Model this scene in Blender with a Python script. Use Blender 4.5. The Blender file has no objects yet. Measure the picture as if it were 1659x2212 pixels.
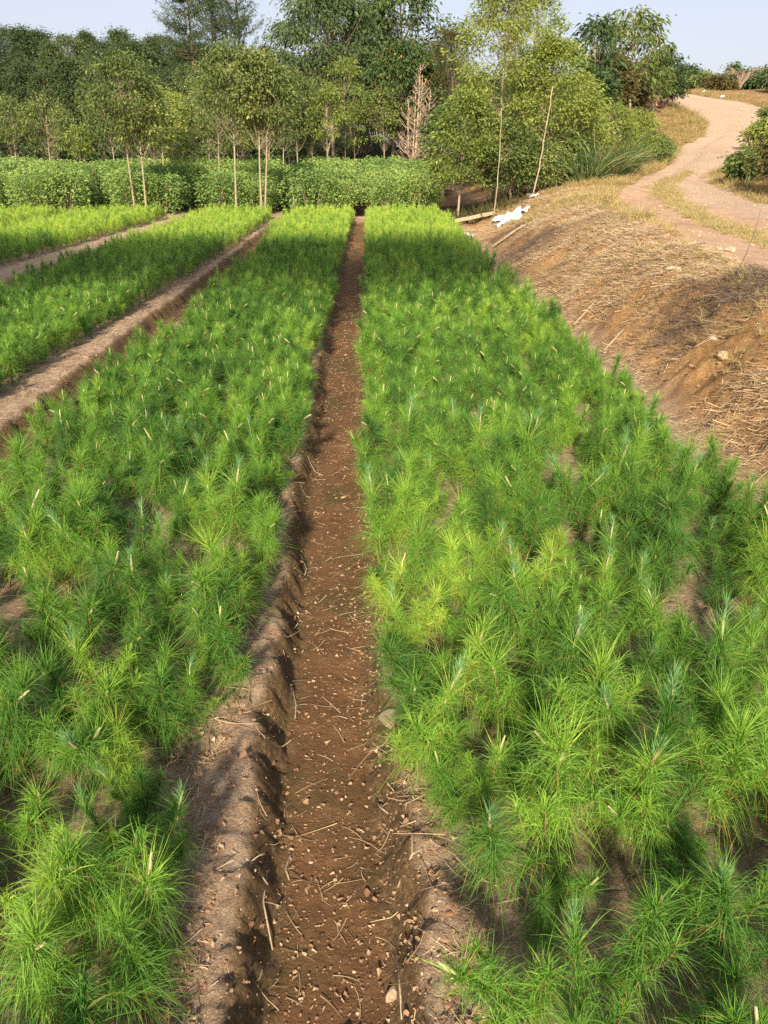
import bpy, math, random
import numpy as np
from mathutils import Vector
C = bpy.context.scene.collection
SC = bpy.context.scene
R = math.radians

# ------------------------------------------------------------------ camera
PITCH, YAW, CAMZ = R(25.6), R(1.0), 1.5
cam = bpy.data.cameras.new('camera')
cam.sensor_fit = 'VERTICAL'; cam.sensor_height = 36; cam.lens = 36 * 1661 / 2212
cam.clip_start = 0.02; cam.clip_end = 2000
camo = bpy.data.objects.new('camera', cam); C.objects.link(camo)
camo.location = (0, 0, CAMZ); camo.rotation_euler = (R(90) - PITCH, 0, -YAW)
SC.camera = camo
# ------------------------------------------------------------------ light
SUN_EL, LX, LY = R(29), 0.11, 0.994          # light travels towards (+LX,+LY)
w = bpy.data.worlds.new('World'); SC.world = w; w.use_nodes = True
nt = w.node_tree; nt.nodes.clear()
sky = nt.nodes.new('ShaderNodeTexSky'); sky.sky_type = 'NISHITA'; sky.sun_disc = False
sky.sun_elevation = SUN_EL; sky.sun_rotation = math.atan2(-LX, -LY)
sky.air_density = 1.0; sky.dust_density = 2.0; sky.ozone_density = 1.0; sky.altitude = 100
bg = nt.nodes.new('ShaderNodeBackground'); bg.inputs[1].default_value = 0.15
hz = nt.nodes.new('ShaderNodeMix'); hz.data_type = 'RGBA'; hz.inputs[0].default_value = 0.86   # a uniformly hazy sky
hz.inputs[7].default_value = (1.60, 1.60, 1.88, 1)
wo = nt.nodes.new('ShaderNodeOutputWorld')
nt.links.new(sky.outputs[0], hz.inputs[6]); nt.links.new(hz.outputs[2], bg.inputs[0]); nt.links.new(bg.outputs[0], wo.inputs[0])
sl = bpy.data.lights.new('sun', 'SUN'); sl.energy = 3.8; sl.angle = R(2.5); sl.color = (1, 0.86, 0.66)
so = bpy.data.objects.new('sun', sl); C.objects.link(so)
so.rotation_euler = Vector((LX * math.cos(SUN_EL), LY * math.cos(SUN_EL), -math.sin(SUN_EL))).to_track_quat('-Z', 'Y').to_euler()
so.location = (-10, -15, 12)
SC.render.engine = 'CYCLES'; SC.cycles.use_denoising = False; SC.cycles.max_bounces = 6; SC.cycles.diffuse_bounces = 4
SC.view_settings.view_transform = 'Standard'; SC.view_settings.look = 'None'
SC.view_settings.exposure = 1.35; SC.view_settings.gamma = 1

rng = np.random.default_rng(7)
random.seed(7)

# ------------------------------------------------------------------ helpers
def at(px, py, Y):
    """world point at distance Y along the rows seen at (px,py) of a 1659x2212 view"""
    x = (px - 829.5) / 1661; y = -(py - 1106) / 1661
    dx, dy, dz = x, math.cos(PITCH) + y * math.sin(PITCH), -math.sin(PITCH) + y * math.cos(PITCH)
    X, Yy = dx * math.cos(YAW) + dy * math.sin(YAW), -dx * math.sin(YAW) + dy * math.cos(YAW)
    t = Y / Yy
    return X * t, Y, CAMZ + dz * t

def vn(x, y, seed=0):
    x = np.asarray(x, float); y = np.asarray(y, float)
    xi = np.floor(x).astype(np.int64); yi = np.floor(y).astype(np.int64)
    fx = x - xi; fy = y - yi; fx = fx * fx * (3 - 2 * fx); fy = fy * fy * (3 - 2 * fy)
    def h(a, b):
        n = (a * 374761393 + b * 668265263 + seed * 982451653) & 0xffffffff
        n = ((n ^ (n >> 13)) * 1274126177) & 0xffffffff
        n = (n ^ (n >> 16)) & 0xffffffff
        return n / 4294967295.0
    return (h(xi, yi) * (1 - fx) + h(xi + 1, yi) * fx) * (1 - fy) + (h(xi, yi + 1) * (1 - fx) + h(xi + 1, yi + 1) * fx) * fy

def fbm(x, y, oct=4, seed=0):
    s = 0; a = .5
    for k in range(oct):
        s = s + a * (vn(x * 2 ** k, y * 2 ** k, seed + k * 17) - .5); a *= .55
    return s

def sm(t):
    t = np.clip(t, 0, 1); return t * t * (3 - 2 * t)

def mesh(name, V, F, mats, midx=None, attrs=None, smooth=False):
    """V (n,3), F (m,3|4) array, optional per-face material index and float point attributes"""
    me = bpy.data.meshes.new(name)
    V = np.ascontiguousarray(V, np.float32); F = np.ascontiguousarray(F, np.int32)
    k = F.shape[1]
    me.vertices.add(len(V)); me.vertices.foreach_set('co', V.ravel())
    me.loops.add(F.size); me.loops.foreach_set('vertex_index', F.ravel())
    me.polygons.add(len(F)); me.polygons.foreach_set('loop_start', np.arange(0, F.size, k, dtype=np.int32))
    if midx is not None: me.polygons.foreach_set('material_index', np.ascontiguousarray(midx, np.int32))
    me.polygons.foreach_set('use_smooth', np.full(len(F), smooth))
    for m in (mats if isinstance(mats, (list, tuple)) else [mats]): me.materials.append(m)
    for n, a in (attrs or {}).items():
        at_ = me.attributes.new(n, 'FLOAT', 'POINT'); at_.data.foreach_set('value', np.ascontiguousarray(a, np.float32))
    me.update(); me.validate()
    return me

def link(name, data, parent=None, loc=None, label=None, cat=None, group=None, kind=None):
    o = bpy.data.objects.new(name, data); C.objects.link(o)
    if parent is not None: o.parent = parent
    if loc is not None: o.location = loc
    if label: o['label'] = label
    if cat: o['category'] = cat
    if group: o['group'] = group
    if kind: o['kind'] = kind
    return o

class Bag:
    """collects geometry pieces into one triangle mesh"""
    def __init__(s): s.V = []; s.F = []; s.M = []; s.A = []; s.n = 0
    def add(s, V, F, m=0, a=0.5):
        V = np.asarray(V, float); F = np.asarray(F, int)
        s.V.append(V); s.F.append(F + s.n); s.M.append(np.full(len(F), m)); s.n += len(V)
        s.A.append(np.broadcast_to(np.asarray(a, float), (len(V),)) if np.ndim(a) else np.full(len(V), a))
    def mesh(s, name, mats, smooth=False):
        return mesh(name, np.concatenate(s.V), np.concatenate(s.F), mats, np.concatenate(s.M), {'cv': np.concatenate(s.A)}, smooth)

def nrm(v): return v / (np.linalg.norm(v, axis=-1, keepdims=True) + 1e-9)

def tube(P, r, n=5, cap=True):
    P = np.asarray(P, float); k = len(P); r = np.broadcast_to(np.asarray(r, float), (k,))
    T = np.gradient(P, axis=0); T = nrm(T)
    ref = np.array([1., 0, 0]) if abs(T[0, 0]) < .8 else np.array([0, 1., 0])
    A = nrm(np.cross(T, ref)); B = np.cross(T, A)
    th = np.arange(n) / n * 2 * np.pi
    V = P[:, None, :] + r[:, None, None] * (np.cos(th)[None, :, None] * A[:, None, :] + np.sin(th)[None, :, None] * B[:, None, :])
    V = V.reshape(-1, 3); F = []
    for i in range(k - 1):
        for j in range(n):
            a, b = i * n + j, i * n + (j + 1) % n
            F += [(a, b, b + n), (a, b + n, a + n)]
    if cap:
        V = np.vstack([V, P[:1], P[-1:]]); c0, c1 = len(V) - 2, len(V) - 1
        for j in range(n):
            F += [(c0, (j + 1) % n, j), (c1, (k - 1) * n + j, (k - 1) * n + (j + 1) % n)]
    return V, np.array(F)

def curve(p0, p1, bend=(0, 0, 0), n=6):
    t = np.linspace(0, 1, n)[:, None]
    return np.asarray(p0) * (1 - t) + np.asarray(p1) * t + np.asarray(bend) * (4 * t * (1 - t))

def leaf_geo(Cn, D, L, W, droop, g):
    """diamond leaves folded on the midrib"""
    n = len(Cn); D = nrm(D); L = np.broadcast_to(L, (n,))[:, None]; Wd = np.broadcast_to(W, (n,))[:, None]
    up = np.array([0, 0, 1.]) + g.normal(0, .9, (n, 3))
    S = nrm(np.cross(D, up)); N = nrm(np.cross(S, D))
    mid = Cn + D * L * .42 + np.array([0, 0, -1.]) * droop * L * .2
    tip = Cn + D * L + np.array([0, 0, -1.]) * droop * L
    V = np.stack([Cn, mid + S * Wd * .5 + N * Wd * .14, tip, mid - S * Wd * .5 + N * Wd * .14], 1).reshape(-1, 3)
    b = np.arange(n)[:, None] * 4
    F = np.concatenate([b + np.array([0, 1, 2]), b + np.array([0, 2, 3])], 0)
    return V, F

def needle_geo(B, D, L, W, sag, g, seg=3):
    n = len(B); D = nrm(D); L = np.broadcast_to(L, (n,)); W = np.broadcast_to(W, (n,))
    S = nrm(np.cross(D, g.normal(0, 1, (n, 3))))
    curl = g.normal(0, .12, (n, 3)); curl[:, 2] -= sag
    rows = []
    for k in range(seg + 1):
        s = k / seg
        p = B + D * (s * L)[:, None] + curl * (L * s * s)[:, None]
        ww = (W * (1 - .75 * s * s) * .5)[:, None]
        if k < seg: rows += [p + S * ww, p - S * ww]
        else: rows += [p]
    V = np.stack(rows, 1).reshape(-1, 3); m = 2 * seg + 1
    F = []
    for k in range(seg - 1):
        a = 2 * k; F += [(a, a + 1, a + 3), (a, a + 3, a + 2)]
    a = 2 * (seg - 1); F += [(a, a + 1, a + 2)]
    F = (np.arange(n)[:, None, None] * m + np.array(F)[None]).reshape(-1, 3)
    return V, F, m

ORD = 'first second third fourth fifth sixth seventh eighth ninth tenth eleventh twelfth thirteenth fourteenth fifteenth sixteenth seventeenth eighteenth nineteenth twentieth'.split()
def ordn(k):
    if k < 20: return ORD[k]
    tens = {2: 'twenty', 3: 'thirty', 4: 'forty', 5: 'fifty'}[(k + 1) // 10]
    u = (k + 1) % 10
    return {2: 'twentieth', 3: 'thirtieth', 4: 'fortieth', 5: 'fiftieth'}[(k + 1) // 10] if u == 0 else tens + '-' + ORD[u - 1]

# ------------------------------------------------------------------ materials
def new_mat(name):
    m = bpy.data.materials.new(name); m.use_nodes = True; t = m.node_tree; t.nodes.clear()
    out = t.nodes.new('ShaderNodeOutputMaterial'); p = t.nodes.new('ShaderNodeBsdfPrincipled')
    t.links.new(p.outputs[0], out.inputs[0]); return m, t, p, out
def N(t, kind, **kw):
    n = t.nodes.new(kind)
    for k, v in kw.items():
        if k.startswith('i_'): n.inputs[int(k[2:])].default_value = v
        else: setattr(n, k, v)
    return n
def ramp(t, stops, src, interp='LINEAR'):
    r = t.nodes.new('ShaderNodeValToRGB'); r.color_ramp.interpolation = interp
    e = r.color_ramp.elements
    while len(e) < len(stops): e.new(0.5)
    for k, (p, c) in enumerate(stops): e[k].position = p; e[k].color = (*c, 1) if len(c) == 3 else c
    if src is not None: t.links.new(src, r.inputs[0])
    return r
def mix(t, a, b, f):
    m = t.nodes.new('ShaderNodeMix'); m.data_type = 'RGBA'
    for s, v in ((6, a), (7, b)):
        if isinstance(v, tuple): m.inputs[s].default_value = (*v, 1)
        else: t.links.new(v, m.inputs[s])
    if isinstance(f, float): m.inputs[0].default_value = f
    else: t.links.new(f, m.inputs[0])
    return m.outputs[2]
def math_(t, op, a, b=None):
    m = t.nodes.new('ShaderNodeMath'); m.operation = op
    for i, v in enumerate((a, b)):
        if v is None: continue
        if isinstance(v, (int, float)): m.inputs[i].default_value = v
        else: t.links.new(v, m.inputs[i])
    return m.outputs[0]
def noise(t, scale, detail=4, rough=.55, dist=0., vec=None):
    n = t.nodes.new('ShaderNodeTexNoise'); n.inputs['Scale'].default_value = scale
    n.inputs['Detail'].default_value = detail; n.inputs['Roughness'].default_value = rough; n.inputs['Distortion'].default_value = dist
    if vec is not None: t.links.new(vec, n.inputs['Vector'])
    return n.outputs['Fac']
def attr(t, name, kind='GEOMETRY'):
    a = t.nodes.new('ShaderNodeAttribute'); a.attribute_name = name; a.attribute_type = kind
    return a.outputs['Fac']
def bump(t, p, h, strength, dist):
    b = t.nodes.new('ShaderNodeBump'); b.inputs['Strength'].default_value = strength; b.inputs['Distance'].default_value = dist
    t.links.new(h, b.inputs['Height']); t.links.new(b.outputs[0], p.inputs['Normal'])

def foliage_mat(name, stops, trans=.35, rough=.55, tint=True, tamount=.6, spec=.3, dead=False):
    """stops: ramp over (per leaf random + per plant tint)"""
    m, t, p, out = new_mat(name)
    cv = attr(t, 'cv')
    if tint:
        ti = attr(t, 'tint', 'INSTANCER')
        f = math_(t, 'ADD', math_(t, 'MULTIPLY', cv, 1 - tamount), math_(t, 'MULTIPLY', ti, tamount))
    else: f = cv
    c = ramp(t, stops, f).outputs[0]
    if dead: c = mix(t, c, (.34, .20, .06), math_(t, 'LESS_THAN', cv, .012))
    t.links.new(c, p.inputs['Base Color']); p.inputs['Roughness'].default_value = rough
    p.inputs['Specular IOR Level'].default_value = spec
    tr = t.nodes.new('ShaderNodeBsdfTranslucent'); t.links.new(c, tr.inputs[0])
    mx = t.nodes.new('ShaderNodeMixShader'); mx.inputs[0].default_value = trans
    t.links.new(p.outputs[0], mx.inputs[1]); t.links.new(tr.outputs[0], mx.inputs[2]); t.links.new(mx.outputs[0], out.inputs[0])
    return m
def bark_mat(name, a, b, scale=30):
    m, t, p, out = new_mat(name)
    g = t.nodes.new('ShaderNodeTexCoord')
    mp = t.nodes.new('ShaderNodeMapping'); mp.inputs['Scale'].default_value = (1, 1, .3); t.links.new(g.outputs['Object'], mp.inputs[0])
    n = noise(t, scale, 5, .65, .5, mp.outputs[0])
    t.links.new(ramp(t, [(.3, a), (.7, b)], n).outputs[0], p.inputs['Base Color']); p.inputs['Roughness'].default_value = .85
    bump(t, p, n, .6, .02); return m
def plain_mat(name, stops, rough=.85):
    m, t, p, out = new_mat(name)
    t.links.new(ramp(t, stops, attr(t, 'cv')).outputs[0], p.inputs['Base Color']); p.inputs['Roughness'].default_value = rough
    return m

M = {}
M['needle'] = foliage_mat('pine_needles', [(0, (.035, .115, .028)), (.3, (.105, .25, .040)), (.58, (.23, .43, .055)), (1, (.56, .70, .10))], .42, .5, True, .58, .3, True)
M['blue'] = foliage_mat('young_blue_needles', [(0, (.11, .27, .09)), (1, (.27, .47, .19))], .35, .5, False)
M['stem'] = plain_mat('seedling_stem', [(0, (.11, .055, .025)), (1, (.22, .13, .05))])
M['candle'] = plain_mat('pale_leading_shoot', [(0, (.26, .25, .10)), (1, (.44, .41, .22))])
M['shrub'] = foliage_mat('crop_leaves', [(0, (.08, .18, .05)), (.5, (.22, .345, .085)), (1, (.48, .54, .15))], .35, .5, True, .35)
M['olive'] = foliage_mat('olive_leaves', [(0, (.06, .10, .03)), (.5, (.16, .215, .06)), (.95, (.38, .40, .12)), (1, (.5, .24, .02))], .35, .5, True, .3)
M['bigleaf'] = foliage_mat('broadleaf_leaves', [(0, (.035, .07, .028)), (.5, (.10, .155, .055)), (1, (.26, .32, .11))], .3, .5, True, .3)
M['yellow'] = foliage_mat('yellow_green_leaves', [(0, (.09, .14, .033)), (.5, (.24, .31, .065)), (1, (.47, .48, .11))], .4, .5, True, .3)
M['dark'] = foliage_mat('dark_leaves', [(0, (.03, .065, .022)), (.6, (.075, .125, .04)), (1, (.16, .22, .06))], .25, .55, True, .3)
M['wood'] = foliage_mat('wood_leaves', [(0, (.033, .062, .025)), (.6, (.085, .128, .045)), (1, (.22, .245, .08))], .25, .6, True, .4)
M['orange'] = foliage_mat('orange_leaves', [(0, (.05, .10, .03)), (.75, (.13, .19, .06)), (.88, (.33, .27, .06)), (1, (.58, .29, .05))], .35, .55, False)
M['brownleaf'] = foliage_mat('dull_brown_leaves', [(0, (.05, .055, .018)), (.6, (.12, .105, .035)), (1, (.22, .18, .06))], .3, .7, True, .3)
M['bark'] = bark_mat('pale_bark', (.22, .17, .11), (.40, .33, .23))
M['barkdark'] = bark_mat('dark_bark', (.08, .055, .035), (.18, .13, .09))
M['pole'] = bark_mat('weathered_pole', (.28, .22, .14), (.46, .38, .26))
M['silver'] = foliage_mat('cane_grass', [(0, (.05, .10, .025)), (.6, (.12, .19, .06)), (1, (.34, .30, .14))], .3, .5, False)
M['straw'] = foliage_mat('dry_straw_grass', [(0, (.20, .17, .06)), (.5, (.42, .32, .13)), (1, (.60, .50, .24))], .35, .7, False)
M['strip'] = foliage_mat('yellow_verge_grass', [(0, (.18, .17, .06)), (.5, (.38, .31, .12)), (1, (.55, .46, .22))], .35, .7, False)
M['twig'] = plain_mat('dead_twigs', [(0, (.05, .04, .035)), (.45, (.17, .12, .085)), (.75, (.34, .235, .13)), (1, (.56, .44, .28))])
M['litter'] = plain_mat('dead_leaves', [(0, (.16, .08, .04)), (.6, (.30, .18, .10)), (1, (.52, .38, .24))], .8)
M['pebble'] = plain_mat('pebbles', [(0, (.17, .085, .04)), (.7, (.30, .18, .095)), (1, (.48, .35, .22))], .9)

def ground_mat():
    m, t, p, out = new_mat('field_soil')
    g = t.nodes.new('ShaderNodeNewGeometry').outputs['Position']
    big = noise(t, 1.3, 5, .6, .3, g); mid = noise(t, 9, 6, .65, .2, g); fine = noise(t, 60, 6, .7, .0, g); vf = noise(t, 170, 5, .75, 0, g)
    bed = ramp(t, [(.36, (.18, .11, .07)), (.49, (.45, .31, .205)), (.6, (.64, .50, .36))], math_(t, 'ADD', math_(t, 'MULTIPLY', math_(t, 'ADD', fine, vf), .32), math_(t, 'MULTIPLY', mid, .36))).outputs[0]
    speck = ramp(t, [(.56, (0, 0, 0)), (.66, (1, 1, 1))], vf).outputs[0]
    bed = mix(t, bed, (.44, .37, .29), math_(t, 'MULTIPLY', speck, .6))
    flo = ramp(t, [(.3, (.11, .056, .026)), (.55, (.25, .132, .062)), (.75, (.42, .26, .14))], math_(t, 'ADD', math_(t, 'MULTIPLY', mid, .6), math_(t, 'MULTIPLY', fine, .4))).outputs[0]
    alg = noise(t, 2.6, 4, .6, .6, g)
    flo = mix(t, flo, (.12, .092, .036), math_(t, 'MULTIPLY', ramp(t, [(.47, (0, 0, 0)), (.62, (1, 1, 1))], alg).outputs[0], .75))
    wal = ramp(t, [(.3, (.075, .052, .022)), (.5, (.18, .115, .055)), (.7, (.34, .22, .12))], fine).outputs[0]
    ban = ramp(t, [(.3, (.17, .084, .032)), (.45, (.34, .18, .065)), (.57, (.52, .30, .115)), (.72, (.62, .42, .20))], math_(t, 'ADD', math_(t, 'MULTIPLY', mid, .5), math_(t, 'MULTIPLY', big, .5))).outputs[0]
    ban = mix(t, ban, (.10, .06, .03), math_(t, 'MULTIPLY', ramp(t, [(.45, (0, 0, 0)), (.62, (1, 1, 1))], fine).outputs[0], .55))
    hil = ramp(t, [(.35, (.14, .075, .03)), (.5, (.30, .18, .075)), (.65, (.44, .32, .15))], mid).outputs[0]
    woo = ramp(t, [(.35, (.03, .02, .012)), (.6, (.075, .040, .022)), (.75, (.17, .08, .04))], mid).outputs[0]  # wood-floor litter, darkened to stand in for shade under the trees
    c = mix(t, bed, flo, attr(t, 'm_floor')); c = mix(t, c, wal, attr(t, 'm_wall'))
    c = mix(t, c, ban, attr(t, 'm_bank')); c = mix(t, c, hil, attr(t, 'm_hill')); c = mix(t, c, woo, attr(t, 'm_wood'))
    t.links.new(c, p.inputs['Base Color']); p.inputs['Roughness'].default_value = .9; p.inputs['Specular IOR Level'].default_value = .2
    h = math_(t, 'ADD', math_(t, 'MULTIPLY', fine, 1.0), math_(t, 'MULTIPLY', mid, 1.5))
    bump(t, p, math_(t, 'ADD', h, math_(t, 'MULTIPLY', vf, .8)), 1.0, .022); return m
def road_mat():
    m, t, p, out = new_mat('dirt_road')
    g = t.nodes.new('ShaderNodeNewGeometry').outputs['Position']
    big = noise(t, .9, 4, .6, .3, g); mid = noise(t, 7, 6, .7, .2, g); fine = noise(t, 45, 5, .7, 0, g)
    c = ramp(t, [(.3, (.30, .185, .11)), (.5, (.42, .28, .18)), (.7, (.52, .37, .25))], math_(t, 'ADD', math_(t, 'MULTIPLY', big, .5), math_(t, 'MULTIPLY', mid, .5))).outputs[0]
    grav = ramp(t, [(.38, (.24, .165, .11)), (.62, (.60, .48, .36))], fine).outputs[0]
    c = mix(t, c, grav, math_(t, 'MULTIPLY', attr(t, 'm_gravel'), .7))
    t.links.new(c, p.inputs['Base Color']); p.inputs['Roughness'].default_value = .95; p.inputs['Specular IOR Level'].default_value = .1
    bump(t, p, math_(t, 'ADD', mid, fine), .6, .02); return m
M['ground'] = ground_mat(); M['road'] = road_mat()

# ------------------------------------------------------------------ terrain
RL = np.array([(2.72, -20), (2.72, 4), (2.76, 5.5), (2.80, 6.3), (2.99, 7.4), (3.27, 8.9), (3.63, 11.2), (3.93, 13.6), (4.54, 15.3), (6.02, 18.4), (7.05, 20.2), (8.32, 23), (9.88, 27), (11.45, 29.2), (12.95, 32.8), (13.4, 35.6), (13.75, 38.9), (13.0, 43), (10, 49), (5, 58)])
RR = np.array([(6.3, -20), (6.4, 8), (6.6, 13.6), (6.8, 14.8), (7.11, 17), (8.33, 19.8), (10.9, 23.8), (13.0, 27.9), (14.8, 30.5), (16.1, 32.8), (16.9, 35.3), (17.0, 38.9), (15.5, 43), (13, 49), (8, 58)])
def rl(y): return np.interp(y, RL[:, 1], RL[:, 0])
def rr(y): return np.interp(y, RR[:, 1], RR[:, 0])
def zr(y): 
    z = np.interp(y, [0, 5, 14, 20, 27, 34, 42, 47, 60, 130], [.66, .65, .60, .9, 1.4, 2.45, 3.6, 4.15, 4.5, 4.5]); return z
FUR = [([.5, 1, 1.6, 2.6, 3.5, 4.9, 7.8, 10.8, 16.9, 40], [-.08, -.085, -.125, -.14, -.165, -.175, -.215, -.235, -.215, -.2], .125, .085, .12),
       ([0, 5, 9.5, 18, 40], [-2.02, -2.0, -1.93, -1.88, -1.86], .10, .09, .12),
       ([0, 10, 17, 40], [-4.5, -4.3, -4.05, -4.0], .10, .09, .12),
       ([0, 10, 18, 40], [-6.95, -6.75, -6.45, -6.4], .10, .09, .12),
       ([0, 40], [-8.9, -8.6], .10, .09, .12), ([0, 40], [-10.95, -10.8], .10, .09, .12), ([0, 40], [-13.1, -13], .10, .09, .12)]
def foot(y): return 1.74 + .10 * fbm(y * .8, y * 0 + 3, 3, 5) * 2 + np.interp(y, [0, 16, 19, 24, 40], [0, 0, .25, .6, 1.0])
def terrain(x, y, detail=True):
    x = np.asarray(x, float); y = np.asarray(y, float)
    z = np.zeros(np.broadcast(x, y).shape); fl = z.copy(); wl = z.copy()
    fade = sm((40 - y) / 8) * (1 - .9 * sm((.45 - np.abs(y - 18.75)) / .3))
    for ys, xs, hf, wd, dp in FUR:
        c = np.interp(y, ys, xs)
        d = x - c
        hw = hf + .05 * fbm(y * 2.2, np.sign(d) * 5 + 2, 3, 9) + .035 * fbm(y * 11, np.sign(d) * 7, 3, 10)
        if hf > .12: hw = hw + .012 * np.clip(y - 3, 0, 4) / 4
        t = (np.abs(d) - hw) / (wd * (1 + .8 * fbm(y * 5, np.sign(d) * 3, 2, 31)))
        z = z - dp * (1 - sm(t)) * fade
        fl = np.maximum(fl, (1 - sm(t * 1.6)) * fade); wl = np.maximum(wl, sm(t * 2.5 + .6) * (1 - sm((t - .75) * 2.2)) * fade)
    w_ = np.interp(y, [0, 8, 12, 15, 20, 30, 45], [.85, .95, 1.5, 2.2, 3.6, 6, 9])
    f = foot(y)
    b = sm((x - f) / w_) ** .85
    hill = zr(y)
    # left wooded rise and far ground
    wood = sm((y - 33) / 20) * 3.2 * sm((6 - x) / 10)
    z = z * (1 - sm((x - f) * 3)) + hill * b + wood * (1 - b)
    onroad = sm((x - rl(y)) / .35 + .4) * sm((rr(y) - x) / .35 + .4)
    # knolls beside the road
    z = z + .55 * np.exp(-(((x - 10.4) / 1.4) ** 2 + ((y - 37.5) / 2.5) ** 2)) * (1 - onroad)
    z = z + .75 * sm((x - rr(y) - .3) / 1.6) * np.interp(y, [0, 12, 20, 26, 32], [.1, .35, .9, .5, .0])
    bz = sm((x - f) / .25) * (1 - onroad)
    if detail:
        amp = bz * np.interp(y, [0, 14, 20, 60], [1, .6, .5, .6])
        z = z + amp * (.40 * fbm(x * 1.1, y * 1.1, 4, 3) * sm((x - f) / .5) + .22 * fbm(x * 4.2, y * 5, 4, 4) + .11 * np.maximum(0, fbm(x * 14, y * 14, 3, 8)))
        flat = (1 - bz) * (1 - onroad)
        clod = np.maximum(0, fbm(x * 26, y * 26, 2, 12)) * .055
        z = z + flat * ((.045 * fbm(x * 5, y * 5, 3, 6) + .026 * fbm(x * 30, y * 30, 2, 7)) * (1 - fl * .8) + clod * (1 - fl))
        rim = np.exp(-((wl - .5) / .5) ** 2) * wl
        z = z + rim * (.08 * fbm(x * 10, y * 10, 3, 21) + .055 * fbm(x * 33, y * 33, 2, 22))
        z = z + onroad * (.05 * fbm(x * 1.4, y * 1.0, 3, 14) + .03 * fbm(x * 6, y * 3, 3, 15))
        uu_ = (x - rl(y)) / (rr(y) - rl(y))
        z = z - onroad * .035 * (np.exp(-((uu_ - .24) / .09) ** 2) + np.exp(-((uu_ - .72) / .09) ** 2))
    return z, fl, wl, bz, onroad
def H(x, y):
    return float(terrain(np.array([float(x)]), np.array([float(y)]))[0][0])
def HV(x, y): return terrain(np.asarray(x, float), np.asarray(y, float))[0]

def geo(a, b, s0, k):
    out = [a]; s = s0
    while out[-1] < b: out.append(out[-1] + s); s *= k
    return np.array(out)
ys = [np.linspace(-16, .4, 40)]
y = .4; L_ = []
while y < 24: L_.append(y); y += max(.011, .0065 * y)
ys = np.concatenate(ys + [np.array(L_[1:]), geo(24.2, 150, .25, 1.03)])
xs = np.concatenate([-geo(11, 120, .3, 1.08)[::-1][:-1], np.arange(-11, -4.7, .10), np.arange(-4.7, -2.6, .06), np.arange(-2.6, -1.6, .02), np.arange(-1.6, -.62, .05), np.arange(-.62, .42, .0125),
                     np.arange(.42, 1.7, .035), np.arange(1.7, 3.4, .024), np.arange(3.4, 9, .07), np.arange(9, 20, .2), geo(20.2, 120, .4, 1.08)])
X, Y = np.meshgrid(xs, ys)
Z, fl, wl, bz, onr = terrain(X, Y)
Zg = Z - .07 * sm((X - rl(Y) - .05) / .25) * sm((rr(Y) - X - .05) / .25) * (Y < 56)
nx, ny = len(xs), len(ys)
idx = np.arange(nx * ny).reshape(ny, nx)
Fq = np.stack([idx[:-1, :-1], idx[:-1, 1:], idx[1:, 1:], idx[1:, :-1]], -1).reshape(-1, 4)
mb = bz * np.interp(Y, [0, 17, 24], [1, .8, 0]); mh = sm((X - foot(Y)) / 1.0) * sm((Y - 15) / 6)
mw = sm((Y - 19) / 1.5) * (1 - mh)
gm = mesh('ground', np.stack([X, Y, Zg], -1).reshape(-1, 3), Fq, M['ground'], None,
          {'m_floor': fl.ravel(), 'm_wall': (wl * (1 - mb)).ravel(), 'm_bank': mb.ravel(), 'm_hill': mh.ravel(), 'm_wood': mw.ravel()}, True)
link('ground', gm, kind='structure')
# road sheet
ry = np.concatenate([np.arange(-14, 20, .12), np.arange(20, 57, .25)]); u = np.linspace(0, 1, 61)
Yr, Ur = np.meshgrid(ry, u, indexing='ij')
wob = .10 * fbm(Yr * 1.7, Ur * 0 + 1.5, 3, 41)
Xr = (rl(Yr) + wob) * (1 - Ur) + (rr(Yr) + wob) * Ur
Zr = HV(Xr, Yr) + .004 - .03 * (np.minimum(Ur, 1 - Ur) < .001)
idx = np.arange(Yr.size).reshape(Yr.shape)
Fq = np.stack([idx[:-1, :-1], idx[:-1, 1:], idx[1:, 1:], idx[1:, :-1]], -1).reshape(-1, 4)
link('road', mesh('road', np.stack([Xr, Yr, Zr], -1).reshape(-1, 3), Fq, M['road'], None,
     {'m_gravel': (sm((Yr - 14) / 6) + (1 - sm((Yr - 14) / 6)) * sm((Ur - .45) * 6)).ravel()}, True), kind='structure')

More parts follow.
